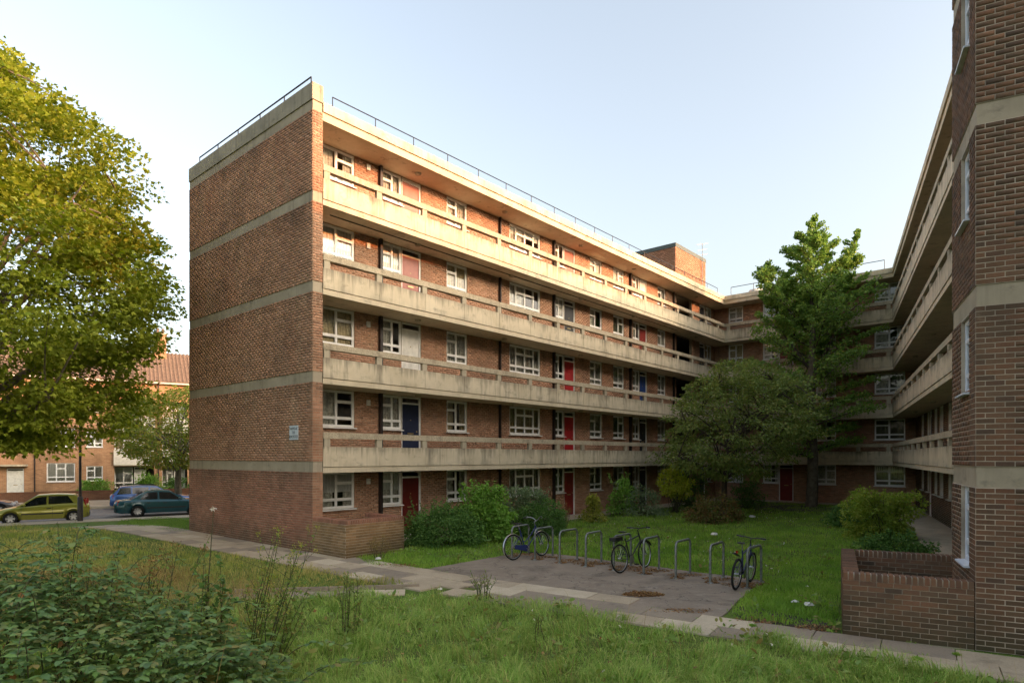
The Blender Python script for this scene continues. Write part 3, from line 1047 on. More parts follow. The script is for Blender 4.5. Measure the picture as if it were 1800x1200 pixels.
# left: local frame of the long block, y negative is towards the court
pl = block.matrix_basis @ Vector((0, -1.62, 0))
enclosure('brick_enclosure', (pl.x, pl.y, 0), TH1, 2.0, 1.62, 1.03,
          'low brown brick enclosure wall at the corner of the long block', 'brick_wall', 'mortar_dark',
          [(0, 0, 0, 2.0), (0, 1.6, -PI / 2, 1.6), (2.0, 0, PI / 2, 1.6), (1.775, 1.6, -PI / 2, 1.37)], 'brick_red',
          [(0, 2.0, 0, .225), (0, .225, .228, 1.60), (1.775, 2.0, .228, 1.60)])
# right: local frame of the right wing's tower front, x towards the right of the picture
pr = right.matrix_basis @ Vector((TX1, TY - 1.68, 0))
enclosure('brick_enclosure', (pr.x, pr.y, 0), TH3 + PI / 2, 1.65, 3.0, .97,
          'low dark brick enclosure with open top beside the window tower', 'brick_dark', 'mortar_dark',
          [(0, 0, 0, 1.67), (0, 2.9, -PI / 2, 2.9), (.225, 2.675, 0, 2.3), (.225, .225, PI / 2, 2.4)], 'brick_dark',
          [(0, 1.67, 0, .225), (0, .225, .228, 2.9), (.228, 2.6, 2.675, 2.9)])

# walkways under the balconies
wk = MB(); W1.piece(wk, 0.0, WD - .01, -.05, .03); o = wk.build('walkway', MAT['paving'], block); 
wk = MB(); W2.piece(wk, 0.0, WD - .01, -.05, .03); wk.build('walkway', MAT['paving'], back)
wk = MB(); W3.piece(wk, -.35, WD - .01, -.05, .03); wk.build('walkway', MAT['paving'], right)

# sign on the end wall
def wall_sign():
    p = block.matrix_basis @ Vector((-.03, .98, 3.26))
    t = empty('wall_sign', tuple(p), TH1 - PI / 2, 'small white three line notice on the blank brick end wall', 'sign')
    MB().box(-.235, .235, 0, .022, 0, .42).build('plate', plain('sign_plate', 'c9d0d6', .4, var=.06), t)
    ink = plain('sign_ink', '2b343c', .6)
    for txt, z, sz in (('NAPOUE', .295, .085), ('TSE', .18, .08), ('BOOSTED', .055, .09)):
        cu = bpy.data.curves.new('lettering', 'FONT')
        cu.body = txt; cu.size = sz * 1.25; cu.align_x = 'CENTER'; cu.extrude = .001
        tmp = bpy.data.objects.new('lettering', cu)
        COL.objects.link(tmp)
        dg = bpy.context.evaluated_depsgraph_get()
        me = bpy.data.meshes.new_from_object(tmp.evaluated_get(dg))
        bpy.data.objects.remove(tmp)
        me.materials.clear(); me.materials.append(ink)
        place('lettering', me, t, (0, -.003, z), (PI / 2, 0, 0))
wall_sign()
# ------------------------------------------------------------------ brick house across the street
def tex_brick(name, c1, c2, mortar):
    t = NT(name)
    tc = t.n('TexCoord'); sp = t.n('SeparateXYZ'); t.l(tc.outputs['Object'], sp.inputs[0])
    cb = t.n('CombineXYZ'); t.l(t.math('ADD', sp.outputs[0], sp.outputs[1]), cb.inputs[0]); t.l(sp.outputs[2], cb.inputs[1])
    b = t.n('TexBrick')
    b.inputs['Color1'].default_value = S(c1); b.inputs['Color2'].default_value = S(c2); b.inputs['Mortar'].default_value = S(mortar)
    b.inputs['Scale'].default_value = 1.0; b.inputs['Mortar Size'].default_value = .006
    b.inputs['Brick Width'].default_value = .225; b.inputs['Row Height'].default_value = .075
    t.l(cb.outputs[0], b.inputs['Vector'])
    col = t.mix(t.fr(t.noise(.8, 5), .45, .7), b.outputs[0], t.mix(.4, b.outputs[0], (.05, .03, .02, 1)))
    t.base(col); t.rough(.9, 0, .2)
    MAT[name] = t.m
tex_brick('house_brick', 'b08460', '986e4e', 'ab9780')
tex_brick('garden_brick', '7c553e', '6a4735', '7d6a58')
plain('roof_tile', '746152', .85, var=.15, scale=4)
plain('render_white', 'cfc8ba', .7, var=.08)

def far_house():
    HZ = 50.8
    ox, oy = (200 - CX) * HZ / FPX, HZ
    t = empty('brick_house', (ox, oy, -.42), SA, 'tan brick three storey terrace with orange tiled roof and chimney across the street', 'building')
    EV = 9.35
    holes = []
    wins = []
    st = 2.71
    bays = [(-15.5, -13.5, 3), (-12.6, -11.3, 2), (-9.4, -7.4, 3), (-4.37, -2.57, 3), (-1.84, -.74, 2), (6.2, 8.0, 3), (8.9, 10.0, 2), (12, 13.8, 3)]
    for (a, b, n) in bays:
        for lv in range(3):
            z0 = .45 + .9 + lv * st if lv else 1.25
            z0 = 1.22 + lv * st; z1 = z0 + (1.45 if n == 3 else 1.2)
            holes.append((a, b, z0, z1)); wins.append((a, b, z0, z1, n))
    rec = [(.04, 2.84), (3.43, 5.3), (10.6, 11.6)]
    for (a, b) in rec:
        for lv in range(3):
            holes.append((a, b, .05 + lv * st, 2.35 + lv * st))
    holes.append((-6.8, -5.75, .05, 2.3))
    w = MB(); wall_with_holes(w, -20, 16, 0, EV, holes, 0, .12)
    w.box(-20, 16, 6.0, 6.2, 0, EV); w.quad((-20, 0, 0), (-20, 6, 0), (-20, 6, EV), (-20, 0, EV)); w.quad((16, 0, 0), (16, 6, 0), (16, 6, EV), (16, 0, EV))
    w.build('wall', MAT['house_brick'], t)
    inn = MB(); inn.box(-19.8, 15.8, 1.6, 1.7, 0, EV - .1)
    for lv in range(4): inn.box(-19.8, 15.8, .13, 1.6, lv * st - .02, lv * st + .03)
    inn.build('floors', MAT['interior'], t)
    for (a, b, z0, z1, n) in wins:
        cols, fans = ((.33, .34, .33), (0, 1, 0)) if n == 3 else ((.5, .5), (1, 0))
        put_window(t, a, b, z0, z1, .04, cols, fans, 'upvc', True, random.choice([0, 1, 0]))
    for (a, b) in rec:
        for lv in range(3):
            z = lv * st + .05
            put_window(t, a + .02, (a + b) / 2 - .1, z + .55, z + 2.25, .9, (.5, .5), (0, 1), 'upvc', False, 0)
            put_door(t, (a + b) / 2, (a + b) / 2 + .85, z + .02, z + 2.28, .9, 'white')
            if lv:
                MB().box(a - .05, b + .05, -.25, -.18, z - .25, z + .95).build('balcony_panel', MAT['render_white'], t)
                MB().box(a - .05, b + .05, -.25, .9, z - .32, z - .255).build('balcony_slab', MAT['concrete'], t)
    put_door(t, -6.78, -5.77, .06, 2.28, .04, 'white')
    MB().box(-7.6, -5.5, -.7, .0, 2.45, 2.58).build('porch_canopy', MAT['concrete'], t)
    MB().box(-20.3, 16.3, -.45, 0, EV - .12, EV + .05).build('eaves', MAT['render_white'], t)
    # tiled roof: courses of pantiles as stepped ribs
    rf = MB(); RW = 6.2; RH = 2.9
    n = 20
    for i in range(n):
        y0, y1 = -.5 + (RW / 2 + .5) * i / n, -.5 + (RW / 2 + .5) * (i + 1) / n
        z0, z1 = EV + .06 + RH * i / n, EV + .06 + RH * (i + 1) / n
        rf.add([(-20.4, y0, z0), (16.4, y0, z0), (16.4, y1, z1 - .03), (-20.4, y1, z1 - .03), (-20.4, y0, z0 - .05), (16.4, y0, z0 - .05)],
               [(0, 1, 2, 3), (4, 5, 1, 0)])
    rf.quad((-20.4, RW / 2, EV + .03 + RH), (16.4, RW / 2, EV + .03 + RH), (16.4, RW + .5, EV), (-20.4, RW + .5, EV))
    for xx in (-20.4, 16.4):
        rf.add([(xx, -.5, EV), (xx, RW / 2, EV + RH), (xx, RW + .5, EV)], [(0, 1, 2)])
    roof = rf.build('roof', MAT['roof_tile'], t)
    rib = MB()
    k = 0
    x = -20.3
    while x < 16.3:
        rib.add([(x, -.5, EV + .06), (x + .09, -.5, EV + .115), (x + .18, -.5, EV + .06), (x, RW / 2, EV + .06 + RH), (x + .09, RW / 2, EV + .115 + RH), (x + .18, RW / 2, EV + .06 + RH)],
                [(0, 1, 4, 3), (1, 2, 5, 4)])
        x += .3
    rb = rib.build('pantile', MAT['roof_tile'], roof); tag(rb, kind='stuff')
    for x in (3.0, -9.0, 12.5):
        c = MB(); c.box(x, x + .9, 2.3, 3.1, EV + 1.6, EV + 4.4); c.build('chimney', MAT['house_brick'], t)
        c = MB(); c.box(x - .06, x + .96, 2.24, 3.16, EV + 4.405, EV + 4.55); c.build('chimney_cap', MAT['concrete'], t)
        for dx in (.25, .65):
            MB().lathe([(.1, 0), (.12, .05), (.1, .4), (.12, .45)], 10, 'z', (x + dx, 2.7, EV + 4.55)).build('chimney_pot', MAT['roof_tile'], t, True)
    for x in (-5.1, -2.2 + .0, 3.15):
        MB().tube([(x, -.07, 0), (x, -.07, EV - .12)], .045, 8).build('downpipe', MAT['pipe'], t, True)
    return t
far_house()
# low garden wall in front of the house
gw = empty('garden_wall', (street_pt(0, 55.4)[0], street_pt(0, 55.4)[1], -.415), SA, 'long low brown brick wall along the far pavement behind the cars', 'wall')
MB().box(-26, 24, 0, .22, -.2, .62).build('core', MAT['garden_brick'], gw)
for i in range(50):
    place('coping_stone', WCACHE.setdefault('cope', MB().box(-.495, .495, -.03, .25, .622, .69).mesh('coping_stone', MAT['garden_brick'])), gw, (-25.5 + i, 0, 0))

# ------------------------------------------------------------------ foliage tools
LEAF = {
    'quad': (np.array([(0, 0, 0), (.5, .34, .06), (1, 0, -.05), (.5, -.34, .06)]), [(0, 1, 2), (0, 2, 3)]),
    'oval': (np.array([(0, 0, 0), (.3, .27, .07), (.72, .24, .04), (1, 0, -.1), (.72, -.24, .04), (.3, -.27, .07)]),
             [(0, 1, 5), (1, 2, 4), (1, 4, 5), (2, 3, 4)]),
    'maple': (np.array([(0, 0, 0), (.3, .46, .0), (.5, .24, .05), (1.02, 0, -.1), (.5, -.24, .05), (.3, -.46, 0), (.72, .5, -.05), (.72, -.5, -.05)]),
              [(0, 1, 2), (0, 2, 4), (0, 4, 5), (2, 3, 4), (2, 6, 3), (4, 3, 7)]),
    'lobed': (np.array([(0, 0, 0), (.34, .52, -.02), (.56, .2, .05), (1.0, 0, -.1), (.56, -.2, .05), (.34, -.52, -.02)]),
              [(0, 1, 2), (0, 2, 4), (2, 3, 4), (0, 4, 5)]),
    'fan': (np.array([(0, 0, 0), (.8, .5, .05), (1, 0, -.06), (.8, -.5, .05)]), [(0, 1, 2), (0, 2, 3)]),
}
def leaves_arrays(pos, out, size, kind='quad', up=0.6, rnd=0.7):
    """pos (n,3) leaf bases, out (n,3) direction the blade points, size (n,)"""
    n = len(pos)
    d = out + rng.normal(0, rnd * .5, (n, 3))
    d /= np.linalg.norm(d, axis=1)[:, None] + 1e-9
    nn = np.array([0, 0, 1.0]) * up + rng.normal(0, rnd, (n, 3)) * .7
    nn -= d * np.sum(nn * d, axis=1)[:, None]
    nn /= np.linalg.norm(nn, axis=1)[:, None] + 1e-9
    b = np.cross(nn, d)
    T, tri = LEAF[kind]
    s = size[:, None, None]
    V = pos[:, None, :] + s * (T[None, :, 0:1] * d[:, None, :] + T[None, :, 1:2] * b[:, None, :] + T[None, :, 2:3] * nn[:, None, :])
    k = len(T)
    F = (np.arange(n) * k)[:, None, None] + np.array(tri)[None]
    return V.reshape(-1, 3), F.reshape(-1, 3)

def foliage(name, parent, parts, mat):
    Vs = []; Fs = []; b = 0
    for V, F in parts:
        Vs.append(V); Fs.append(F + b); b += len(V)
    return place(name, np_mesh(name, np.concatenate(Vs), np.concatenate(Fs), mat), parent)

def clump_leaves(centres, radii, per, size, kind, flat=.55, up=.7, droop=.25, origin=None, shell=.5):
    """leaves in flattened puffs round the given centres"""
    n = len(centres)
    idx = np.repeat(np.arange(n), per)
    m = len(idx)
    v = rng.normal(0, 1, (m, 3)); v /= np.linalg.norm(v, axis=1)[:, None]
    r = rng.uniform(0, 1, m) ** shell
    v[:, 2] *= flat
    off = v * (r * radii[idx])[:, None]
    pos = centres[idx] + off
    pos[:, 2] -= droop * (off[:, 0] ** 2 + off[:, 1] ** 2) / np.maximum(radii[idx], .05)
    out = v.copy()
    if origin is not None:
        o2 = pos - origin; o2 /= np.linalg.norm(o2, axis=1)[:, None] + 1e-9
        out = out * .6 + o2 * .6
    out[:, 2] -= .25
    return leaves_arrays(pos, out, size * rng.uniform(.6, 1.25, m), kind, up)

def crown_points(n, prof, seed, inner=.55, lump=.2, fl=(1, 1)):
    rs = np.random.default_rng(seed)
    hs = np.array([p[0] for p in prof]); Rr = np.array([p[1] for p in prof])
    pts = []
    top = hs[-1]; bot = hs[0]
    while len(pts) < n:
        h = rs.uniform(bot, top)
        Rh = np.interp(h, hs, Rr)
        if rs.uniform(0, Rr.max()) > Rh + .15: continue
        a = rs.uniform(0, 2 * PI)
        lum = 1 + lump * mnoise.noise(Vector((math.cos(a) * 1.7 + seed, math.sin(a) * 1.7, h * .45))) * 2
        r = Rh * lum * (inner + (1 - inner) * rs.uniform(0, 1) ** .6)
        pts.append((r * math.cos(a) * fl[0], r * math.sin(a) * fl[1], h))
    return np.array(pts)

def limb(mb, a, b, r0, r1, bend=.12, n=5, k=5):
    a, b = Vector(a), Vector(b)
    L = (b - a).length
    side = Vector((random.uniform(-1, 1), random.uniform(-1, 1), random.uniform(.0, .8))) * L * bend
    pts = []; rs = []
    for i in range(n + 1):
        t = i / n
        pts.append(a.lerp(b, t) + side * math.sin(PI * t)); rs.append(r0 + (r1 - r0) * t)
    mb.tube(pts, rs, k, caps=False)
    return pts

def tree(name, loc, label, prof, trunk_h, tr, n_clump, per, crad, lsize, kind, lmat, bmat='bark', lean=(0, 0), seed=1, group=None, limbs=12, inner=.5, lump=.22, flat=.5, twigs=90, up=.7, fl=(1, 1)):
    random.seed(seed)
    t = empty(name, (loc[0], loc[1], loc[2] if len(loc) > 2 else gz(loc[0], loc[1])), 0, label, 'tree', group)
    C = crown_points(n_clump, prof, seed, inner, lump, fl)
    hs = [p[0] for p in prof]
    C[:, 0] += lean[0] * np.clip(C[:, 2] / hs[-1], 0, 1); C[:, 1] += lean[1] * np.clip(C[:, 2] / hs[-1], 0, 1)
    mb = MB()
    topz = hs[0] + (hs[-1] - hs[0]) * .75
    tp = []
    rr = []
    for i in range(9):
        f = i / 8
        z = -.15 + (topz + .15) * f
        tp.append((lean[0] * z / hs[-1] + .06 * math.sin(i * 1.3 + seed), lean[1] * z / hs[-1] + .06 * math.cos(i * 1.7 + seed), z))
        rr.append(tr * (1.35 if i == 0 else 1.0) * (1 - .85 * f))
    mb.tube(tp, rr, 10, caps=False)
    trunk = None
    bm = MB()
    pick = list(range(len(C))); random.shuffle(pick)
    tips = []
    for j in pick[:limbs]:
        c = C[j]
        z = max(trunk_h, min(topz * .95, c[2] * random.uniform(.45, .7)))
        f = (z + .15) / (topz + .15)
        i0 = min(7, int(f * 8)); q = f * 8 - i0
        a = Vector(tp[i0]).lerp(Vector(tp[i0 + 1]), q)
        pts = limb(bm, a, c, tr * (1 - .8 * f) * .62 + .01, .015, .12, 6, 6)
        tips += pts[2:]
    for j in pick[limbs:limbs + twigs]:
        c = Vector(C[j])
        if not tips: break
        p = min(tips, key=lambda q: (q - c).length)
        limb(bm, p, c, .022 + tr * .06, .008, .1, 3, 4)
    mb.build('trunk', MAT[bmat], t, True)
    bm.build('branches', MAT[bmat], t, True)
    rad = crad * rng.uniform(.65, 1.25, len(C))
    org = np.array([lean[0] * .5, lean[1] * .5, hs[0] + (hs[-1] - hs[0]) * .35])
    V, F = clump_leaves(C, rad, per, lsize, kind, flat, up, .25, org)
    foliage('crown', t, [(V, F)], MAT[lmat])
    return t

# the big plane tree at the left edge
tree('plane_tree', (-18.0, 20.6), 'large leafy tree with sunlit golden top filling the left edge',
     [(3.1, 2.2), (4.2, 4.2), (5.5, 5.3), (7.5, 5.75), (9, 5.6), (11, 5.1), (12.5, 4.4), (14, 3.3), (15.3, 2.0), (16.4, .6)],
     3.2, .33, 1000, 135, .86, .16, 'lobed', 'leaf_plane', 'bark_pale', seed=5, limbs=26, inner=.45, lump=.22, flat=.5, twigs=220)
# street tree half hidden by the end wall
sx, sy = (314 - CX) * 43.0 / FPX, 43.0
tree('street_tree', (sx, sy), 'small round street tree with forked pale trunk by the far pavement',
     [(2.6, 1.6), (3.3, 3.2), (4.5, 4.2), (5.8, 4.0), (6.9, 2.9), (7.8, 1.2)], 2.1, .27, 300, 70, .85, .17, 'oval', 'leaf_street', 'bark_pale', seed=8, limbs=12, twigs=60)
# spreading thorn tree in the court
tree('thorn_tree', (9.85, 29.6), 'low spreading dark green tree with leaning trunk in the courtyard lawn',
     [(1.9, 1.8), (2.6, 3.0), (3.8, 3.5), (5.0, 3.3), (6.0, 2.6), (6.8, 1.4), (7.3, .4)], 1.7, .16, 420, 70, .55, .125, 'oval', 'leaf_thorn', 'bark', lean=(1.1, .2), seed=14, limbs=20, twigs=140, inner=.4, lump=.34, flat=.42)

# tall upright tree: ascending limbs clothed in leaf spurs
def upright_tree(loc, label, H, prof, seed):
    random.seed(seed)
    t = empty('ginkgo_tree', (loc[0], loc[1], 0), 0, label, 'tree')
    mb = MB(); bm = MB()
    tp = [(0.05 * math.sin(i), 0.05 * math.cos(i * 1.4), -.15 + (H + .1) * i / 12) for i in range(13)]
    mb.tube(tp, [.30 * (1 - i / 12) ** .9 + .015 for i in range(13)], 10, caps=False)
    mb.build('trunk', MAT['bark_pale'], t, True)
    cen = []; rad = []
    hs = [p[0] for p in prof]; rs_ = [p[1] for p in prof]
    def branch(a, ang, L, rise, r0):
        b = a + Vector((L * math.cos(ang), L * math.sin(ang), rise))
        pts = limb(bm, a, b, r0, .006, .07, 8, 5)
        for q in range(1, 9):
            c = pts[q]
            cen.append(c + Vector((0, 0, .04))); rad.append(.13 + .08 * (1 - q / 8) * min(1, L / 2) + .13 * (1 - smooth01(5, 11, c.z)))
            if q < 8 and L > .7:
                for sd in (-1, 1):
                    a2 = ang + sd * random.uniform(.6, 1.15)
                    l2 = L * .42 * (1 - q / 9.5) * random.uniform(.6, 1.2) + .12
                    e = c + Vector((l2 * math.cos(a2), l2 * math.sin(a2), l2 * random.uniform(.15, .6)))
                    bm.tube([c, e], [.010, .004], 4, caps=False)
                    for s in (.35, .7, 1.0):
                        cen.append(c.lerp(e, s)); rad.append(.13 + .05 * (1 - s) + .1 * (1 - smooth01(5, 11, c.z)))
    def leader(a, b, lo, n, scale):
        ang = random.uniform(0, 6)
        for i in range(n):
            f = lo + (1 - lo) * (i / (n - 1)) ** .9
            p = a.lerp(b, f)
            ang += 2.399 + random.uniform(-.4, .4)
            L = float(np.interp(p.z, hs, rs_)) * random.uniform(.75, 1.2) * scale * (1 - .55 * max(0, f - .75) / .25)
            steep = .25 + .6 * smooth01(4, 12, p.z)
            branch(p, ang, L, L * steep * random.uniform(.8, 1.25), .05 * (1 - .7 * f) + .012)
        for q in range(7):
            cen.append(b - (b - a).normalized() * q * .2); rad.append(.07 + .02 * q)
    leader(Vector((0, 0, 0)), Vector((.1, 0, H)), .17, 58, 1.0)
    for (z0, e) in ((6.8, Vector((2.3, -.3, H - .9))), (7.4, Vector((-2.5, .4, H - 2.6))), (5.5, Vector((1.0, 2.2, H - 3.2)))):
        a = Vector((0, 0, z0))
        bm.tube([a, a.lerp(e, .4) + Vector((e.x * .15, e.y * .15, -.3)), e], [.10, .06, .015], 6, caps=False)
        leader(a, e, .35, 15, .42)
    bm.build('branches', MAT['bark'], t, True)
    C = np.array([tuple(c) for c in cen]); Rr = np.array(rad)
    Rr = np.where(C[:, 2] > 10.5, Rr * .8, Rr)
    V, F = clump_leaves(C, Rr, 15, .12, 'fan', .6, .5, .12)
    foliage('crown', t, [(V, F)], MAT['leaf_ginkgo'])
upright_tree((16.35, 34.3), 'tall pale green tree with upswept branches in front of the far wing', 15.7,
             [(2.5, 2.4), (4, 3.2), (6.5, 3.7), (9, 3.6), (11, 2.7), (12.5, 2.0), (14, 1.3), (15.6, .5)], 4)

# ------------------------------------------------------------------ shrubs
def shrub(name, loc, label, rx, ry, h, lsize, lmat, n_clump=60, per=50, crad=.28, kind='oval', shape='dome', seed=1, spikes=0, cat='shrub', flat=.75, group='shrubs round the courtyard', up=.6):
    random.seed(seed)
    rs = np.random.default_rng(seed * 7 + 3)
    t = empty(name, (loc[0], loc[1], gz(loc[0], loc[1])), 0, label, cat, group)
    pts = []
    for _ in range(n_clump):
        a = rs.uniform(0, 2 * PI); q = rs.uniform(.35, 1) ** .6
        if shape == 'dome':
            el = math.asin(rs.uniform(-.05, 1))
            p = (rx * q * math.cos(el) * math.cos(a), ry * q * math.cos(el) * math.sin(a), h * (.12 + .82 * q * math.sin(el)) if math.sin(el) > 0 else h * .15)
        elif shape == 'cone':
            z = rs.uniform(.08, 1); p = (rx * (1.05 - z) * q * math.cos(a), ry * (1.05 - z) * q * math.sin(a), h * z * .95)
        elif shape == 'box':
            p = (rs.uniform(-rx, rx), rs.uniform(-ry, ry), h * (rs.uniform(.08, .95)))
        else:                                # ball on stems
            el = rs.uniform(-PI / 2, PI / 2); p = (rx * q * math.cos(el) * math.cos(a), ry * q * math.cos(el) * math.sin(a), h * .66 + h * .3 * q * math.sin(el))
        k = 1 + .25 * mnoise.noise(Vector((p[0] * 1.2 + seed, p[1] * 1.2, p[2] * 1.2)))
        pts.append((p[0] * k, p[1] * k, p[2] * k))
    C = np.array(pts)
    rad = crad * rs.uniform(.6, 1.3, len(C))
    bm = MB()
    for j in range(min(len(C), 26)):
        a = rs.uniform(0, 2 * PI); r0 = .25 * min(rx, ry)
        limb(bm, (r0 * math.cos(a), r0 * math.sin(a), -.05), C[j], .016, .004, .12, 4, 4)
    parts = [clump_leaves(C, rad, per, lsize, kind, flat, up, .2, np.array([0, 0, h * .3]), .4)]
    for s in range(spikes):                   # long shoots standing out of the mass
        a = rs.uniform(0, 2 * PI); q = rs.uniform(.1, .8)
        b0 = Vector((rx * q * math.cos(a), ry * q * math.sin(a), h * .7))
        L = rs.uniform(.3, .75) * h * .55
        e = b0 + Vector((math.cos(a) * q * .5, math.sin(a) * q * .5, 1)).normalized() * L
        bm.tube([b0, b0.lerp(e, .5), e], [.008, .006, .003], 4, caps=False)
        n = 26
        f = rs.uniform(0, 1, n)
        pos = np.array([tuple(b0.lerp(e, float(x))) for x in f])
        out = rs.normal(0, 1, (n, 3)); out[:, 2] = np.abs(out[:, 2]) * .5
        parts.append(leaves_arrays(pos, out, lsize * rs.uniform(.6, 1.1, n), kind, .6))
    bm.build('stem', MAT['stem_green'], t, True)
    foliage('foliage', t, parts, MAT[lmat])
    return t

shrub('broad_shrub', (-2.15, 19.6), 'broad dense dark green shrub against the brown enclosure wall', 1.25, .95, 1.45, .075, 'leaf_dark', 150, 75, .27, 'oval', seed=2, spikes=12)
shrub('maple_shrub', (-1.0, 20.7), 'tall fresh green shrub with a pointed top near the dark broad one', 1.05, .85, 1.85, .10, 'leaf_fresh', 150, 60, .25, 'lobed', 'dome', seed=3, spikes=26)
shrub('buddleia', (.55, 22.9), 'loose grey green shrub with long pale shoots under the windows', 1.15, .8, 1.6, .09, 'leaf_grey', 120, 55, .26, 'quad', seed=4, spikes=34)
shrub('round_shrub', (1.0, 22.1), 'rounded dark shrub just behind the blue town bicycle', .9, .8, 1.35, .065, 'leaf_dark', 120, 70, .22, 'oval', seed=5)
shrub('yellow_shrub', (3.44, 26.6), 'small yellow green cone shaped shrub by the red ground floor door', .62, .6, 1.1, .09, 'leaf_yellow', 50, 42, .2, 'oval', 'cone', seed=6, spikes=5)
shrub('climbing_shrub', (5.2, 29.6), 'upright climbing shrub with pale blossom tips against the brick wall', .68, .6, 1.95, .10, 'leaf_fresh', 55, 45, .3, 'oval', 'dome', seed=7, spikes=7)
shrub('blue_shrub', (6.1, 29.2), 'low dark bluish shrub between the climber and the golden bush', .95, .7, 1.35, .08, 'leaf_grey', 60, 50, .28, 'oval', seed=8, spikes=3)
shrub('golden_shrub', (8.0, 30.9), 'bright yellow green round bush left of the leaning tree', .8, .72, 2.15, .10, 'leaf_lime', 80, 60, .25, 'oval', 'ball', seed=9)
shrub('evergreen_shrub', (9.2, 32.1), 'dark evergreen bush just behind the leaning tree trunk', .95, .8, 1.9, .09, 'leaf_dark', 60, 45, .3, 'oval', seed=10)
shrub('russet_shrub', (8.4, 26.2), 'brownish low shrub at the foot of the leaning tree', 1.15, .8, 1.25, .09, 'leaf_brown', 70, 45, .28, 'oval', seed=11, spikes=6)
shrub('shade_shrub', (12.5, 33.5), 'shaded dark shrub between the two courtyard trees', .95, .7, 1.7, .1, 'leaf_dark', 50, 45, .3, 'oval', seed=12)
shrub('hedge', (12.4, 21.3), 'squarish yellow green hedge beside the shaded walkway', 1.0, .75, 1.55, .08, 'leaf_gold', 200, 60, .2, 'oval', 'box', seed=13, spikes=5, cat='hedge')
shrub('low_shrub', (10.7, 17.6), 'low dark rose shrub just behind the open brick enclosure', 1.05, .7, .72, .075, 'leaf_dark', 60, 50, .2, 'oval', 'dome', seed=15, spikes=4)
shrub('corner_shrub', (13.0, 24.6), 'small dark shrub on the far side of the squarish hedge', .7, .6, .95, .09, 'leaf_dark', 40, 45, .22, 'oval', seed=16)
def behind_wall(px, w):
    k = (px - CX) / FPX; Y = w / (-.5407 * k + .8412)
    return (k * Y, Y)
shrub('house_bush', behind_wall(166, 57.0), 'clipped round green bush behind the low wall under the house windows', 1.35, .8, 1.75, .12, 'leaf_fresh', 80, 50, .32, 'oval', seed=17, group='bushes by the house')
shrub('house_bush', behind_wall(255, 57.2), 'loose green bush behind the low wall left of the forked street tree', 1.6, .8, 1.9, .13, 'leaf_fresh', 80, 45, .36, 'oval', seed=18, group='bushes by the house', spikes=6)
shrub('house_bush', behind_wall(318, 57.6), 'dark bush behind the low wall beside the gable of the long block', 1.5, .8, 1.6, .13, 'leaf_dark', 70, 45, .36, 'oval', seed=19, group='bushes by the house')
# ------------------------------------------------------------------ grass
def in_poly(P, poly):
    x, y = P[:, 0], P[:, 1]
    ins = np.zeros(len(P), bool)
    n = len(poly)
    for i in range(n):
        x0, y0 = poly[i]; x1, y1 = poly[(i + 1) % n]
        c = ((y0 > y) != (y1 > y)) & (x < (x1 - x0) * (y - y0) / (y1 - y0 + 1e-12) + x0)
        ins ^= c
    return ins
def vnoise(P, scale, seed):
    """cheap smooth value noise on xy"""
    rs = np.random.default_rng(seed)
    G = rs.uniform(0, 1, (128, 128))
    q = P * scale + 1000
    i = np.floor(q).astype(int); f = q - i
    f = f * f * (3 - 2 * f)
    a = G[i[:, 0] % 128, i[:, 1] % 128]; b = G[(i[:, 0] + 1) % 128, i[:, 1] % 128]
    c = G[i[:, 0] % 128, (i[:, 1] + 1) % 128]; d = G[(i[:, 0] + 1) % 128, (i[:, 1] + 1) % 128]
    return (a * (1 - f[:, 0]) + b * f[:, 0]) * (1 - f[:, 1]) + (c * (1 - f[:, 0]) + d * f[:, 0]) * f[:, 1]

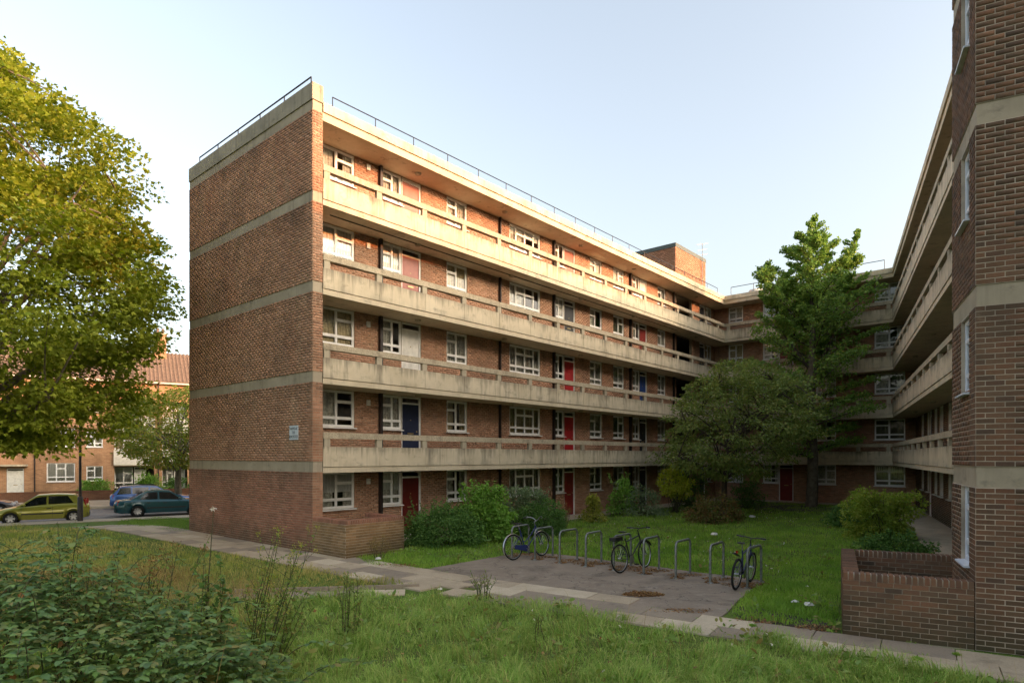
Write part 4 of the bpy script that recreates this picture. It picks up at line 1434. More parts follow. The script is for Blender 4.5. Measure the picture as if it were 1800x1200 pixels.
def grass_field(name, label, poly, n, hmin, hmax, width, mat, seed, near=None, lean=.45, tuft=1.2, holes=(), ragged=.07, pts=None):
    rs = np.random.default_rng(seed)
    if pts is not None: poly = [(-900, -900), (900, -900), (900, 900), (-900, 900)]
    P = np.array(poly)
    lo, hi = P.min(0), P.max(0)
    Q = rs.uniform(lo, hi, (int(n * 2.2) + 1000, 2)) if pts is None else pts
    if near:                                   # denser where it shows larger
        Q = np.concatenate([Q, rs.uniform(lo, hi, (int(n * 8), 2))])
        keep = rs.uniform(0, 1, len(Q)) < np.clip((near / np.maximum(Q[:, 1], 1)) ** 2, .02, 1)
        Q = Q[keep]
    Q = Q[in_poly(Q, poly)]
    for hp in holes: Q = Q[~in_poly(Q, hp)]
    tu = vnoise(Q, tuft * 1.9, seed) * .6 + vnoise(Q, tuft * .6, seed + 1) * .4
    Q = Q[rs.uniform(0, 1, len(Q)) < .35 + tu]
    Q = Q[:n]
    m = len(Q)
    Q = Q + rs.normal(0, ragged, Q.shape) * (rs.uniform(0, 1, m) < .5)[:, None]
    tu = vnoise(Q, tuft * 1.9, seed) * .6 + vnoise(Q, tuft * .6, seed + 1) * .4
    h = (hmin + (hmax - hmin) * np.clip((tu - .2) * 1.5, 0, 1)) * rs.uniform(.5, 1.2, m)
    z = np.array([gz(a, b) for a, b in Q]) - .01
    flow = vnoise(Q, tuft * .8, seed + 5) * 2 * PI * 1.5
    a = flow + rs.normal(0, 1.1, m)
    ln = lean * rs.uniform(.2, 1.5, m)
    d = np.stack([np.cos(a), np.sin(a)], 1)
    sd = rs.uniform(0, 2 * PI, m)
    s = np.stack([np.cos(sd), np.sin(sd)], 1) * (width * rs.uniform(.6, 1.4, m))[:, None]
    V = np.zeros((m, 5, 3))
    V[:, 0, :2] = Q - s; V[:, 1, :2] = Q + s; V[:, 0, 2] = V[:, 1, 2] = z
    mid = Q + d * (h * ln * .35)[:, None]
    V[:, 2, :2] = mid + s * .75; V[:, 3, :2] = mid - s * .75; V[:, 2, 2] = V[:, 3, 2] = z + h * .6
    V[:, 4, :2] = Q + d * (h * ln)[:, None]; V[:, 4, 2] = z + h * np.clip(1.05 - ln * .35, .4, 1)
    b = (np.arange(m) * 5)[:, None]
    F = np.concatenate([b + np.array(f) for f in ((0, 1, 2), (0, 2, 3), (3, 2, 4))])
    o = place(name, np_mesh(name, V.reshape(-1, 3), F, MAT[mat]))
    tag(o, label, 'grass', None, 'stuff')

FRONT = [(-6.5, 5.0), (7.5, 5.0), (6.5, 7.35), (5.84, 7.83), (5.03, 8.42), (4.34, 8.95), (3.48, 9.55), (2.3, 10.4), (1.82, 10.8), (.76, 11.5), (-.13, 12.0), (-1.46, 12.5), (-2.6, 12.7), (-4.61, 12.2), (-8, 11.6), (-8, 5.0)]
LEFTL = [(-2.0, 13.33), (-2.1, 13.6), (-3.4, 14.4), (-4.6, 15.25), (-6.67, 16.85), (-9.33, 18.9), (-11.3, 20.4), (-13.4, 22.0), (-17.5, 25.4), (-24, 30), (-30, 24), (-22, 12), (-12, 11.7), (-8.2, 12.45), (-4.8, 12.92)]
COURT = [(-4.2, 17.2), (-3.72, 16.1), (-2.35, 15.35), (-1.85, 15.75), (-.65, 17.1), (-.16, 17.7), (.6, 18.05), (1.19, 17.85), (1.85, 17.4), (2.7, 16.65), (3.45, 15.95), (4.4, 15.1), (5.0, 14.65), (5.62, 14.0), (5.35, 13.4),
         (4.8, 12.7), (4.33, 11.95), (3.9, 11.15), (3.95, 10.6), (4.4, 10.45), (5.05, 9.85), (6.6, 12.6), (8.0, 13.0), (10.5, 15.0), (13.2, 21.2), (17.5, 30), (20, 34.2), (13.7, 39.6), (-3.0, 19.9), (-3.2, 18.6)]
SIDEL = [(-17.0, 26.9), (-12.2, 22.95), (-11.6, 24.2), (-14.5, 29.5), (-18.5, 33.5), (-19.6, 31.5)]
grass_field('grass', 'long tufted green grass filling the front of the picture', FRONT, 105000, .03, .34, .0046, 'grass_long', 3, near=8.0, lean=.95, tuft=2.2)
grass_field('grass', 'short green lawn of the courtyard round the bicycle stands', COURT, 95000, .05, .15, .007, 'grass', 5, near=13.0, lean=.5)
grass_field('grass', 'dry straw coloured lawn left of the path', LEFTL, 60000, .05, .2, .006, 'grass_dry', 7, near=12.5, lean=.7)
grass_field('grass', 'small mown lawn between the path and the parked cars', SIDEL, 16000, .04, .09, .008, 'grass_mown', 9, lean=.4)
grass_field('grass_stalks', 'pale straw coloured long grass between the brambles and the path', [(-9.5, 9.0), (-3.6, 9.4), (-4.2, 12.0), (-5.2, 13.6), (-8.0, 15.0), (-12.5, 14.0)], 9000, .2, .6, .0035, 'dry_grass', 17, lean=.9, tuft=.8)
grass_field('grass_stalks', 'sparse straw coloured seed stalks standing in the long front grass', FRONT, 1500, .3, .6, .0022, 'dry_grass', 13, near=8.0, lean=.5)
def joint_points(segs, n, w, seed):
    rs = np.random.default_rng(seed); out = []
    for (x0, y0, x1, y1) in segs:
        f = rs.uniform(0, 1, n); q = np.stack([x0 + (x1 - x0) * f, y0 + (y1 - y0) * f], 1)
        q = q[vnoise(q, 2.2, seed) > .55]
        out.append(q + rs.normal(0, w, q.shape))
    return np.concatenate(out)
def along(ox, oy, ang, x0, x1, y):
    c, s = math.cos(ang), math.sin(ang)
    return (ox + c * x0 - s * y, oy + s * x0 + c * y, ox + c * x1 - s * y, oy + s * x1 + c * y)
JS = [along(-1.5, 12.62, a2, 0, 10.5, y) for y in (0.0, .6, 1.2)] + [along(-18.6, 26.55, a1, 6, 21.5, y) for y in (0, .6, 1.2, 1.8)]
JS += [along(-1.5, 12.62, a2, .9 * i + (.45 if r else 0), .9 * i + (.45 if r else 0) + .001, .6 * r + .3) for i in range(11) for r in range(2)]
JS += [(FORE[i][0], FORE[i][1], FORE[(i + 1) % len(FORE)][0], FORE[(i + 1) % len(FORE)][1]) for i in range(14)]
grass_field('joint_weeds', 'thin grass and weeds growing in the joints and edges of the paving', None, 9000, .02, .09, .005, 'grass', 15, lean=.9, pts=joint_points(JS, 420, .018, 61), ragged=0)
# bare worn edge and soil by the stands, drifts of dead leaves
def litter(name, label, pts, n, size, mat, seed, spread):
    rs = np.random.default_rng(seed)
    pos = []
    for (x, y, rx, ry, hh) in pts:
        k = int(n / len(pts))
        a = rs.uniform(0, 2 * PI, k); q = rs.uniform(0, 1, k) ** .5
        X = x + rx * q * np.cos(a); Y = y + ry * q * np.sin(a)
        pos.append(np.stack([X, Y, .016 + hh * (1 - q) ** 1.0 * rs.uniform(.4, 1, k)], 1))
    pos = np.concatenate(pos)
    out = rs.normal(0, 1, pos.shape); out[:, 2] *= .2
    V, F = leaves_arrays(pos, out, size * rs.uniform(.5, 1.3, len(pos)), 'oval', 2.0, .5)
    tag(place(name, np_mesh(name, V, F, MAT[mat])), label, 'leaves', None, 'stuff')
drift = []
for i in range(0, 9):
    bx, by = .0 + .617 * i, 17.3 - .515 * i
    drift.append((bx + .35, by + .42, .42, .2, .02)); drift.append((bx + .05, by + .05, .16, .12, .02))
drift += [(1.95, 16.25, .5, .3, .03), (3.2, 15.3, .5, .3, .03), (4.9, 13.5, .4, .25, .02)]
litter('dead_leaves', 'scattered brown dead leaves along the bicycle stands', drift, 5200, .05, 'leaf_dead', 21, 1)
litter('leaf_pile', 'small mound of brown leaves lying on the tarmac', [(2.62, 12.55, .42, .2, .07)], 1500, .045, 'leaf_dead', 22, 1)
litter('dead_leaves', 'brown dead leaves caught along the edge of the slab path', [(4.2, 10.6, .45, .25, .02), (4.9, 10.1, .35, .2, .02), (3.0, 11.2, .6, .2, .01), (-2.9, 15.9, .5, .3, .02)], 900, .05, 'leaf_dead', 23, 1)
rl = np.random.default_rng(91)
fl_ = rl.uniform((-4.5, 6.8), (6.0, 12.4), (160, 2)); fl_ = fl_[in_poly(fl_, FRONT)]
V_, F_ = leaves_arrays(np.concatenate([fl_, rl.uniform(.08, .2, (len(fl_), 1))], 1), rl.normal(0, 1, (len(fl_), 3)) * (1, 1, .3), rl.uniform(.03, .075, len(fl_)), 'lobed', 2.0, .6)
tag(place('fallen_leaves', np_mesh('fallen_leaves', V_, F_, MAT['leaf_dead'])), 'scattered fallen leaves lying in the long front grass', 'leaves', None, 'stuff')
bw = []                                       # broad-leaved rosettes among the blades
for cx_, cy_ in np.concatenate([rl.uniform((-4.0, 7.2), (6.0, 12.3), (90, 2)), rl.uniform((-3, 13), (12, 30), (160, 2))]):
    pp = np.array([[cx_, cy_]])
    if not (in_poly(pp, FRONT)[0] or in_poly(pp, COURT)[0]): continue
    k = int(rl.integers(7, 16)); a = rl.uniform(0, 2 * PI, k); q = rl.uniform(0, .22, k)
    pos = np.stack([cx_ + q * np.cos(a), cy_ + q * np.sin(a), rl.uniform(.05, .2, k)], 1)
    bw.append(leaves_arrays(pos, np.stack([np.cos(a), np.sin(a), rl.uniform(.1, .9, k)], 1), rl.uniform(.05, .13, k), 'oval', .9))
foliage('broad_weeds', None, bw, MAT['leaf_weed'])
tag(bpy.data.objects['broad_weeds'], 'low broad leaved weeds mixed through the lawns', 'weeds', None, 'stuff')
soil = MB()
soil.prism([(3.9, 11.1), (3.98, 10.55), (4.4, 10.4), (5.0, 9.9), (5.3, 10.4), (4.9, 10.9), (4.5, 11.5), (4.25, 11.75)], -.05, .008)
soil.prism([(15.0, 31.5), (18.5, 32.6), (14.2, 38.4), (10.6, 35.4), (12.5, 32.8)], -.05, .012)
tag(soil.build('bare_soil', MAT['soil']), kind='structure')
# white clover heads and scraps dotted in the lawns
def dots(name, label, poly, n, size, z, seed):
    rs = np.random.default_rng(seed); P = np.array(poly)
    Q = rs.uniform(P.min(0), P.max(0), (n * 4, 2)); Q = Q[in_poly(Q, poly)]
    Q = Q[vnoise(Q, .5, seed) > .5][:n]
    pos = np.concatenate([Q, (z * rs.uniform(.6, 1.1, len(Q)))[:, None]], 1)
    rep = np.repeat(pos, 4, 0); out = rs.normal(0, 1, rep.shape)
    V, F = leaves_arrays(rep, out, size * rs.uniform(.6, 1.2, len(rep)), 'oval', 1.0)
    tag(place(name, np_mesh(name, V, F, MAT['petal'])), label, 'flowers', None, 'stuff')
dots('clover_flowers', 'tiny white clover heads scattered over the courtyard lawn', COURT, 230, .035, .12, 31)
dots('daisy_flowers', 'tiny pale flower heads dotted through the long front grass', FRONT, 26, .03, .2, 33)

# ------------------------------------------------------------------ brambles and tall weeds, front left
def bramble():
    t = empty('bramble_bush', (-4.75, 6.3, 0), 0, 'dense dark bramble thicket filling the lower left corner', 'bush')
    rs = np.random.default_rng(77); random.seed(77)
    def top(x, y):                            # height of the thicket, local coordinates
        k = 1 - ((x / 2.45) ** 2 + (y / 1.9) ** 2)
        base = 2.2 * max(0, k) ** .5
        base *= .80 + .2 * math.cos((x + 2.2) * .75)
        return base * (1 + .3 * mnoise.noise(Vector((x * 1.3, y * 1.3, 3))))
    cen = []
    while len(cen) < 760:
        x, y = rs.uniform(-2.8, 2.8), rs.uniform(-1.9, 1.9)
        h = top(x, y)
        if h < .12: continue
        cen.append((x, y, h * rs.uniform(.25, 1.0) ** .45))
    C = np.array(cen)
    parts = []
    bm = MB()
    # compound leaves: three to five leaflets on a stalk
    for c in C:
        a0 = rs.uniform(0, 2 * PI)
        for q in range(7):
            a = a0 + q * 2.4
            L = rs.uniform(.06, .2)
            base = np.array([c[0] + L * math.cos(a) * 1.3, c[1] + L * math.sin(a) * 1.3, c[2] + rs.uniform(-.12, .14)])
            n = 3 if rs.uniform() < .5 else 5
            sp = np.linspace(-1.5, 1.5, n)
            out = np.stack([np.cos(a + sp), np.sin(a + sp), np.full(n, -.18)], 1)
            s = rs.uniform(.05, .125) * (1 - .28 * np.abs(sp) / 1.5)
            parts.append(leaves_arrays(np.repeat(base[None], n, 0), out, s, 'oval', 1.6, .22))
    for i in range(80):                        # arching canes
        x, y = rs.uniform(-2.4, 2.3), rs.uniform(-1.5, 1.5)
        h = top(x, y)
        if h < .2: continue
        a = rs.uniform(0, 2 * PI); L = rs.uniform(.5, 1.15)
        p = [Vector((x, y, 0)), Vector((x + .2 * L * math.cos(a), y + .2 * L * math.sin(a), h * .8)), Vector((x + .55 * L * math.cos(a), y + .55 * L * math.sin(a), h * 1.22)),
             Vector((x + L * math.cos(a), y + L * math.sin(a), h * .95))]
        sm = []
        for u in np.linspace(0, 1, 11):        # smooth arch through the four points
            b = [(1 - u) ** 3, 3 * u * (1 - u) ** 2, 3 * u * u * (1 - u), u ** 3]
            sm.append(p[0] * b[0] + p[1] * b[1] + p[2] * b[2] + p[3] * b[3])
        bm.tube(sm, [.007 - .0045 * i / 10 for i in range(11)], 5, caps=False)
        for f in np.linspace(.35, 1, 9):
            k = f * 10; j = min(9, int(k)); q = sm[j].lerp(sm[j + 1], k - j)
            n = 3
            aa = rs.uniform(0, 2 * PI); sp = np.linspace(-1.2, 1.2, n)
            out = np.stack([np.cos(aa + sp), np.sin(aa + sp), np.full(n, .05)], 1)
            parts.append(leaves_arrays(np.repeat(np.array([tuple(q)]), n, 0), out, rs.uniform(.06, .12, n), 'oval', 1.4, .3))
    bm.build('stem', MAT['stem_green'], t, True)
    foliage('foliage', t, parts, MAT['leaf_bramble'])
    # withered brown leaves hanging in it
    dp = C[rs.integers(0, len(C), 26)] + rs.normal(0, .06, (26, 3))
    o = rs.normal(0, .5, (26, 3)); o[:, 2] = -1
    foliage('withered_leaves', t, [leaves_arrays(dp, o, rs.uniform(.06, .13, 26), 'oval', .3)], MAT['leaf_dead'])
    # straw stalks
    st = MB()
    for i in range(34):
        x, y = rs.uniform(-2.2, 2.4), rs.uniform(-1.8, 1.4); h = top(x, y) * rs.uniform(.9, 1.25) + .25
        st.tube([(x, y, 0), (x + rs.uniform(-.1, .2), y, h * .6), (x + rs.uniform(-.25, .45), y + rs.uniform(-.2, .2), h)], [.003, .0025, .0012], 4, caps=False)
    tag(st.build('straw', MAT['dry_grass'], t), kind='stuff')
bramble()

def weed(name, loc, label, h, n_stem, spread, lsize, lmat, tip=None, lean=(0, 0), seed=1, per=26, tipn=18, cat='weed'):
    rs = np.random.default_rng(seed)
    t = empty(name, (loc[0], loc[1], 0), 0, label, cat, 'tall weeds in the grass')
    bm = MB(); parts = []; tips = []
    for i in range(n_stem):
        a = rs.uniform(0, 2 * PI); q = spread * rs.uniform(.15, 1)
        b = Vector((.08 * math.cos(a), .08 * math.sin(a), -.03)); hh = h * rs.uniform(.6, 1)
        e = Vector((q * math.cos(a) + lean[0] * hh, q * math.sin(a) + lean[1] * hh, hh))
        m = b.lerp(e, .5) + Vector((rs.uniform(-.05, .05), rs.uniform(-.05, .05), .04))
        bm.tube([b, m, e], [.007, .005, .002], 5, caps=False)
        f = rs.uniform(.12, 1, per)
        pos = np.array([tuple(b.lerp(m, x * 2) if x < .5 else m.lerp(e, x * 2 - 1)) for x in f])
        out = rs.normal(0, 1, (per, 3)); out[:, 2] = np.abs(out[:, 2]) * .7
        parts.append(leaves_arrays(pos, out, lsize * rs.uniform(.5, 1.2, per) * (1.2 - .6 * f), 'oval', .6))
        for k in range(4):                     # side twigs
            x = rs.uniform(.4, .9); p = b.lerp(m, x * 2) if x < .5 else m.lerp(e, x * 2 - 1)
            d = Vector(rs.normal(0, 1, 3)); d.z = abs(d.z) + .7
            q2 = p + d.normalized() * hh * .22
            bm.tube([p, q2], [.003, .0015], 4, caps=False); tips.append(q2)
            pos = np.array([tuple(p.lerp(q2, float(s))) for s in rs.uniform(.2, 1, 9)])
            parts.append(leaves_arrays(pos, rs.normal(0, 1, (9, 3)), lsize * .6 * rs.uniform(.5, 1.1, 9), 'oval', .6))
        tips.append(e)
    bm.build('stem', MAT['stem_green'], t, True)
    foliage('foliage', t, parts, MAT[lmat])
    if tip:
        pos = np.repeat(np.array([tuple(p) for p in tips]), tipn, 0) + rs.normal(0, .022, (len(tips) * tipn, 3))
        foliage('flower_heads', t, [leaves_arrays(pos, rs.normal(0, 1, pos.shape), .022 * rs.uniform(.5, 1.3, len(pos)), 'quad', .5)], MAT[tip])
weed('upright_weed', (-2.48, 9.5), 'bushy upright weed standing alone in the front grass', .98, 9, .22, .06, 'leaf_weed', None, (.05, 0), 41, 40)
weed('twiggy_weed', (-.55, 11.95), 'thin twiggy weed at the edge of the slab path', .62, 12, .3, .045, 'leaf_weed', None, (0, 0), 42, 12)
weed('ragwort', (-3.15, 7.6), 'leaning ragwort with yellowish seed heads rising from the brambles', 1.95, 11, .32, .06, 'leaf_weed', 'leaf_yellow', (.25, .05), 43, 40)
weed('wild_rose', (-3.42, 7.1), 'tall wild stem with one white bloom above the brambles', 2.15, 5, .2, .12, 'leaf_bramble', None, (.02, .02), 44, 40)
weed('dock_weed', (-4.25, 7.3), 'feathery dock with brown seed stalks in the bramble thicket', 1.75, 6, .35, .06, 'leaf_weed', 'leaf_dead', (.22, 0), 45, 18)
weed('bramble_shoot', (-5.2, 7.3), 'tall leafy shoots standing up out of the bramble at the far left', 2.1, 7, .7, .10, 'leaf_bramble', None, (.12, 0), 51, 30)
weed('willowherb', (-4.7, 6.9), 'feathery upright herb with thin leaves among the brambles', 1.95, 9, .6, .075, 'leaf_weed', 'dry_grass', (.15, 0), 52, 34)
weed('nettle_clump', (-3.2, 8.3), 'leafy nettle clump where the brambles meet the long grass', 1.15, 12, .5, .09, 'leaf_weed', None, (.1, 0), 53, 34)
weed('dry_grass_tuft', (1.95, 23.6), 'straw coloured dry grass tuft beside the round dark shrub', 1.05, 22, .4, .05, 'dry_grass', 'dry_grass', (0, 0), 46, 12, 8, 'grass tuft')
weed('dry_stalks', (-3.6, 16.9), 'dry pale stalks growing at the foot of the brown enclosure wall', .62, 12, .35, .04, 'dry_grass', 'dry_grass', (.1, 0), 47, 8, 8)
weed('thin_weed', (.42, 9.3), 'single thin dark weed spike in the middle of the front grass', .5, 3, .06, .045, 'leaf_weed', None, (0, 0), 48, 22)

# ------------------------------------------------------------------ bicycle stands and bicycles
def stand_mesh():
    m = MB(); H, Lh, r = .82, .78, .12
    pts = [(0, 0, -.15), (0, 0, H - r)]
    for i in range(1, 6):
        a = PI - PI / 2 * i / 6
        pts.append((r + r * math.cos(a), 0, H - r + r * math.sin(a)))
    pts += [(r, 0, H), (Lh - r, 0, H)]
    for i in range(1, 6):
        a = PI / 2 - PI / 2 * i / 6
        pts.append((Lh - r + r * math.cos(a), 0, H - r + r * math.sin(a)))
    pts += [(Lh, 0, H - r), (Lh, 0, -.15)]
    m.tube(pts, .027, 10)
    return m.mesh('hoop', MAT['galvanised'], True)
SM = stand_mesh()
FM = MB().lathe([(.0, .03), (.05, .03), (.055, .022), (.075, .02), (.08, .0)], 14).mesh('foot_plate', MAT['galvanised'], True)
STA = math.atan2(.77, .64)
NTH = ['leftmost', 'second', 'third', 'fourth', 'fifth', 'sixth', 'seventh', 'eighth', 'last']
extra = ['behind the rear wheel of the blue town bicycle', 'holding the blue town bicycle', 'empty, just right of the blue town bicycle', 'empty, just left of the black bicycle',
         'half hidden behind the black bicycle', 'holding the black bicycle front wheel', 'empty, midway between the two right bicycles', 'empty, next to the mountain bicycle', 'holding the rightmost bicycle']
for i in range(9):
    t = empty('bicycle_stand', (.0 + .617 * i, 17.3 - .515 * i, .012), STA + random.uniform(-.05, .05), 'galvanised hoop stand, ' + NTH[i] + ' in the row, ' + extra[i], 'bicycle stand', 'row of hoop bicycle stands')
    place('hoop', SM, t); place('foot_plate', FM, t, (0, 0, -.008)); place('foot_plate', FM, t, (.78, 0, -.008))

def bicycle(name, rear, front, label, col, style, seed):
    """local x points forward, rear hub over the origin"""
    ang = math.atan2(front[1] - rear[1], front[0] - rear[0])
    t = empty(name, (rear[0], rear[1], .012), ang, label, 'bicycle', 'bicycles locked to the stands')
    t.rotation_euler = (R(-5) if style != 'mtb' else R(4), 0, ang)
    paint = plain('paint_' + name, col, .3, var=.05)
    wb = 1.06; rw = .34 if style != 'mtb' else .33
    tw = .018 if style != 'mtb' else .026
    rb = Vector((0, 0, rw)); fb = Vector((wb, 0, rw)); bb = Vector((.43, 0, .28)); 
    seat = Vector((.27, 0, .80)); head = Vector((wb - .20, 0, .86)); hlow = Vector((wb - .145, 0, .68))
    steer = .0 if style == 'mtb' else .12
    def wheel(c, yaw):
        w = place('wheel', MB().tube([(math.cos(a) * (rw - tw), 0, math.sin(a) * (rw - tw)) for a in np.linspace(0, 2 * PI, 33)[:-1]], tw, 8, close=True).mesh('wheel', MAT['rubber'], True), t, tuple(c), (0, 0, yaw))
        place('rim', MB().tube([(math.cos(a) * (rw - 2 * tw - .004), 0, math.sin(a) * (rw - 2 * tw - .004)) for a in np.linspace(0, 2 * PI, 33)[:-1]], .0095, 6, close=True).mesh('rim', MAT['steel'], True), w)
        s = MB()
        for i in range(28):
            a = 2 * PI * i / 28; y = .03 if i % 2 else -.03
            s.tube([(.02 * math.cos(a + .6), y, .02 * math.sin(a + .6)), (math.cos(a) * (rw - 2 * tw), 0, math.sin(a) * (rw - 2 * tw))], .0014, 3, caps=False)
        place('spokes', s.mesh('spokes', MAT['steel']), w)
        place('hub', MB().lathe([(.018, -.05), (.024, -.03), (.014, 0), (.024, .03), (.018, .05)], 10, 'y').mesh('hub', MAT['steel'], True), w)
    wheel(rb, 0); wheel(fb, steer)
    fr = MB()
    if style == 'town':                       # low swept down tubes
        c1 = [head - Vector((0, 0, .05)), Vector((.66, 0, .60)), Vector((.45, 0, .46)), Vector((.345, 0, .46))]
        c2 = [hlow, Vector((.70, 0, .46)), Vector((.52, 0, .31)), bb]
        fr.tube(c1, .014, 8); fr.tube(c2, .016, 8)
    else:
        fr.tube([head - Vector((0, 0, .05)), seat - Vector((-.03, 0, .09))], .016, 8); fr.tube([hlow, bb], .019, 8)
    fr.tube([bb, seat], .016, 8); fr.tube([head, hlow], .019, 8)
    for y in (-.05, .05):
        fr.tube([bb + Vector((0, y * .5, 0)), Vector((.2, y, .31)), rb + Vector((0, y, 0))], .009, 6)
        fr.tube([seat - Vector((-.05, 0, .14)), rb + Vector((0, y, 0))], .008, 6)
    fr.build('frame', paint, t, True)
    fk = MB()
    for y in (-.045, .045):
        fk.tube([hlow + Vector((.01, 0, -.02)), hlow + Vector((.03, y, -.08)), fb + Vector((0, y, 0))], .011, 6)
    fk.build('fork', paint, t, True)
    sp = MB(); sp.tube([seat, seat + Vector((-.05, 0, .14))], .013, 8); sp.build('seat_post', MAT['steel'], t, True)
    sd = MB(); s0 = seat + Vector((-.06, 0, .15))
    prof = [(-.12, .075, .03), (-.06, .085, .04), (.0, .06, .038), (.07, .03, .03), (.14, .018, .02), (.16, .006, .01)]
    vs = []; fs = []
    for (x, w, hgt) in prof:
        for a in np.linspace(0, 2 * PI, 11)[:-1]:
            vs.append((s0.x + x, w * math.cos(a), s0.z + hgt * .5 * math.sin(a) + (.01 if x < -.05 else 0)))
    for i in range(len(prof) - 1):
        for j in range(10): fs.append((i * 10 + j, i * 10 + (j + 1) % 10, (i + 1) * 10 + (j + 1) % 10, (i + 1) * 10 + j))
    fs += [tuple(range(9, -1, -1)), tuple(range(50, 60))]
    sd.add(vs, fs); sd.build('saddle', MAT['black_plastic'], t, True)
    # bars
    hb = MB(); st_ = head + Vector((-.03, 0, .09))
    hb.tube([head, st_, st_ + Vector((.07, 0, .03))], .013, 8)
    g = st_ + Vector((.07, 0, .03)); c, s = math.cos(steer), math.sin(steer)
    def hv(x, y, z): return g + Vector((x * c - y * s, x * s + y * c, z))
    if style == 'town':
        bar = [hv(-.20, -.28, .09), hv(-.06, -.25, .12), hv(.03, -.12, .08), hv(.02, 0, 0), hv(.03, .12, .08), hv(-.06, .25, .12), hv(-.20, .28, .09)]
        hb.tube(bar, .011, 8); hm = 'steel'
    else:
        bar = [hv(-.04, -.31, .03), hv(0, -.14, .02), hv(0, 0, 0), hv(0, .14, .02), hv(-.04, .31, .03)]
        hb.tube(bar, .012, 8); hm = 'black_plastic'
    ho = hb.build('handlebar', MAT[hm], t, True)
    for k in (0, -1):
        d = (bar[1] - bar[0]) if k == 0 else (bar[-2] - bar[-1])
        MB().tube([bar[k], bar[k] + d.normalized() * .11], .017, 8).build('grip', MAT['black_plastic'], ho, True)
        p = bar[k] + d.normalized() * .13
        MB().tube([p, p + Vector((.05, 0, -.02)), p - d.normalized() * .09 + Vector((.06, 0, -.03))], .005, 5).build('brake_lever', MAT['steel'], ho, True)
    # drive
    cr = MB(); cr.lathe([(.0, -.004), (.095, -.003), (.1, 0), (.095, .003), (0, .004)], 24, 'y', (bb.x, -.05, bb.z))
    cr.build('chainring', MAT['steel'], t, True)
    ca = MB(); ca.tube([bb + Vector((0, -.07, 0)), bb + Vector((.1, -.075, -.13))], .01, 6); ca.tube([bb + Vector((0, .07, 0)), bb + Vector((-.1, .075, .13))], .01, 6)
    ca.build('crank', MAT['steel'], t, True)
    for sgn in (-1, 1):
        p = bb + Vector((.1 * -sgn, sgn * .11, .13 * sgn))
        MB().box(p.x - .045, p.x + .045, p.y - .04, p.y + .04, p.z - .012, p.z + .012).build('pedal', MAT['black_plastic'], t)
    ch = MB(); ch.tube([bb + Vector((0, -.05, .095)), rb + Vector((0, -.05, .04)), rb + Vector((-.04, -.05, 0)), rb + Vector((0, -.05, -.04)), bb + Vector((0, -.05, -.095))], .006, 4)
    ch.build('chain', MAT['pipe'], t)
    def guard(c, a0, a1, mat):
        n = 14; vs = []; fs = []
        for i in range(n + 1):
            a = a0 + (a1 - a0) * i / n
            for y, rr in ((-.03, rw + .012), (0, rw + .024), (.03, rw + .012)):
                vs.append((c.x + math.cos(a) * rr, y, c.z + math.sin(a) * rr))
        for i in range(n):
            for j in range(2): fs.append((i * 3 + j, i * 3 + j + 1, i * 3 + j + 4, i * 3 + j + 3))
        MB().add(vs, fs).build('mudguard', MAT[mat], t, True)
    if style == 'town':
        guard(rb, R(30), R(205), 'steel'); guard(fb, R(5), R(130), 'steel')
        MB().side([(.0, .30), (.42, .20), (.5, .26), (.46, .36), (.05, .40)], -.07, -.055).build('chain_guard', paint, t)
    if style == 'rack':
        rk = MB()
        for y in (-.07, .07):
            rk.tube([(-.28, y, .76), (.2, y, .76)], .006, 5); rk.tube([(-.02, y, .36), (-.18, y, .76)], .005, 5); rk.tube([(.0, y, .36), (.05, y, .76)], .005, 5)
        for x in (-.28, -.15, 0, .15): rk.tube([(x, -.07, .76), (x, .07, .76)], .005, 5)
        for y in (-.12, .12):
            for k in range(5): rk.tube([(-.26 + k * .1, y, .76), (-.24 + k * .09, y, .50)], .003, 4)
            for z in (.5, .6, .7): rk.tube([(-.26, y, z), (.14, y, z)], .003, 4)
        rk.build('rack', MAT['black_plastic'], t, True)
        MB().box(-.24, .06, -.09, .09, .775, .85).build('rack_bag', MAT['black_plastic'], t)
        guard(fb, R(30), R(130), 'black_plastic')
    if style == 'mtb':
        MB().side([(-.32, .80), (-.30, .82), (.0, .72), (.02, .70)], -.03, .03).build('mudguard', MAT['black_plastic'], t)
        MB().box(-.12, -.09, -.02, .02, .78, .83).build('rear_light', plain('lamp_red', '9b1a14', .25), t)
    return t
bicycle('town_bicycle', (.05, 16.72), (.88, 17.47), 'blue step-through town bicycle with silver mudguards and swept handlebars', '2c3566', 'town', 1)
bicycle('touring_bicycle', (2.57, 14.86), (3.33, 15.62), 'black bicycle with a rear carrier rack and flat handlebars', '1e2321', 'rack', 2)
bicycle('mountain_bicycle', (4.62, 12.98), (5.25, 13.84), 'dark blue and silver mountain bicycle seen from behind at the end stand', '2b3256', 'mtb', 3)

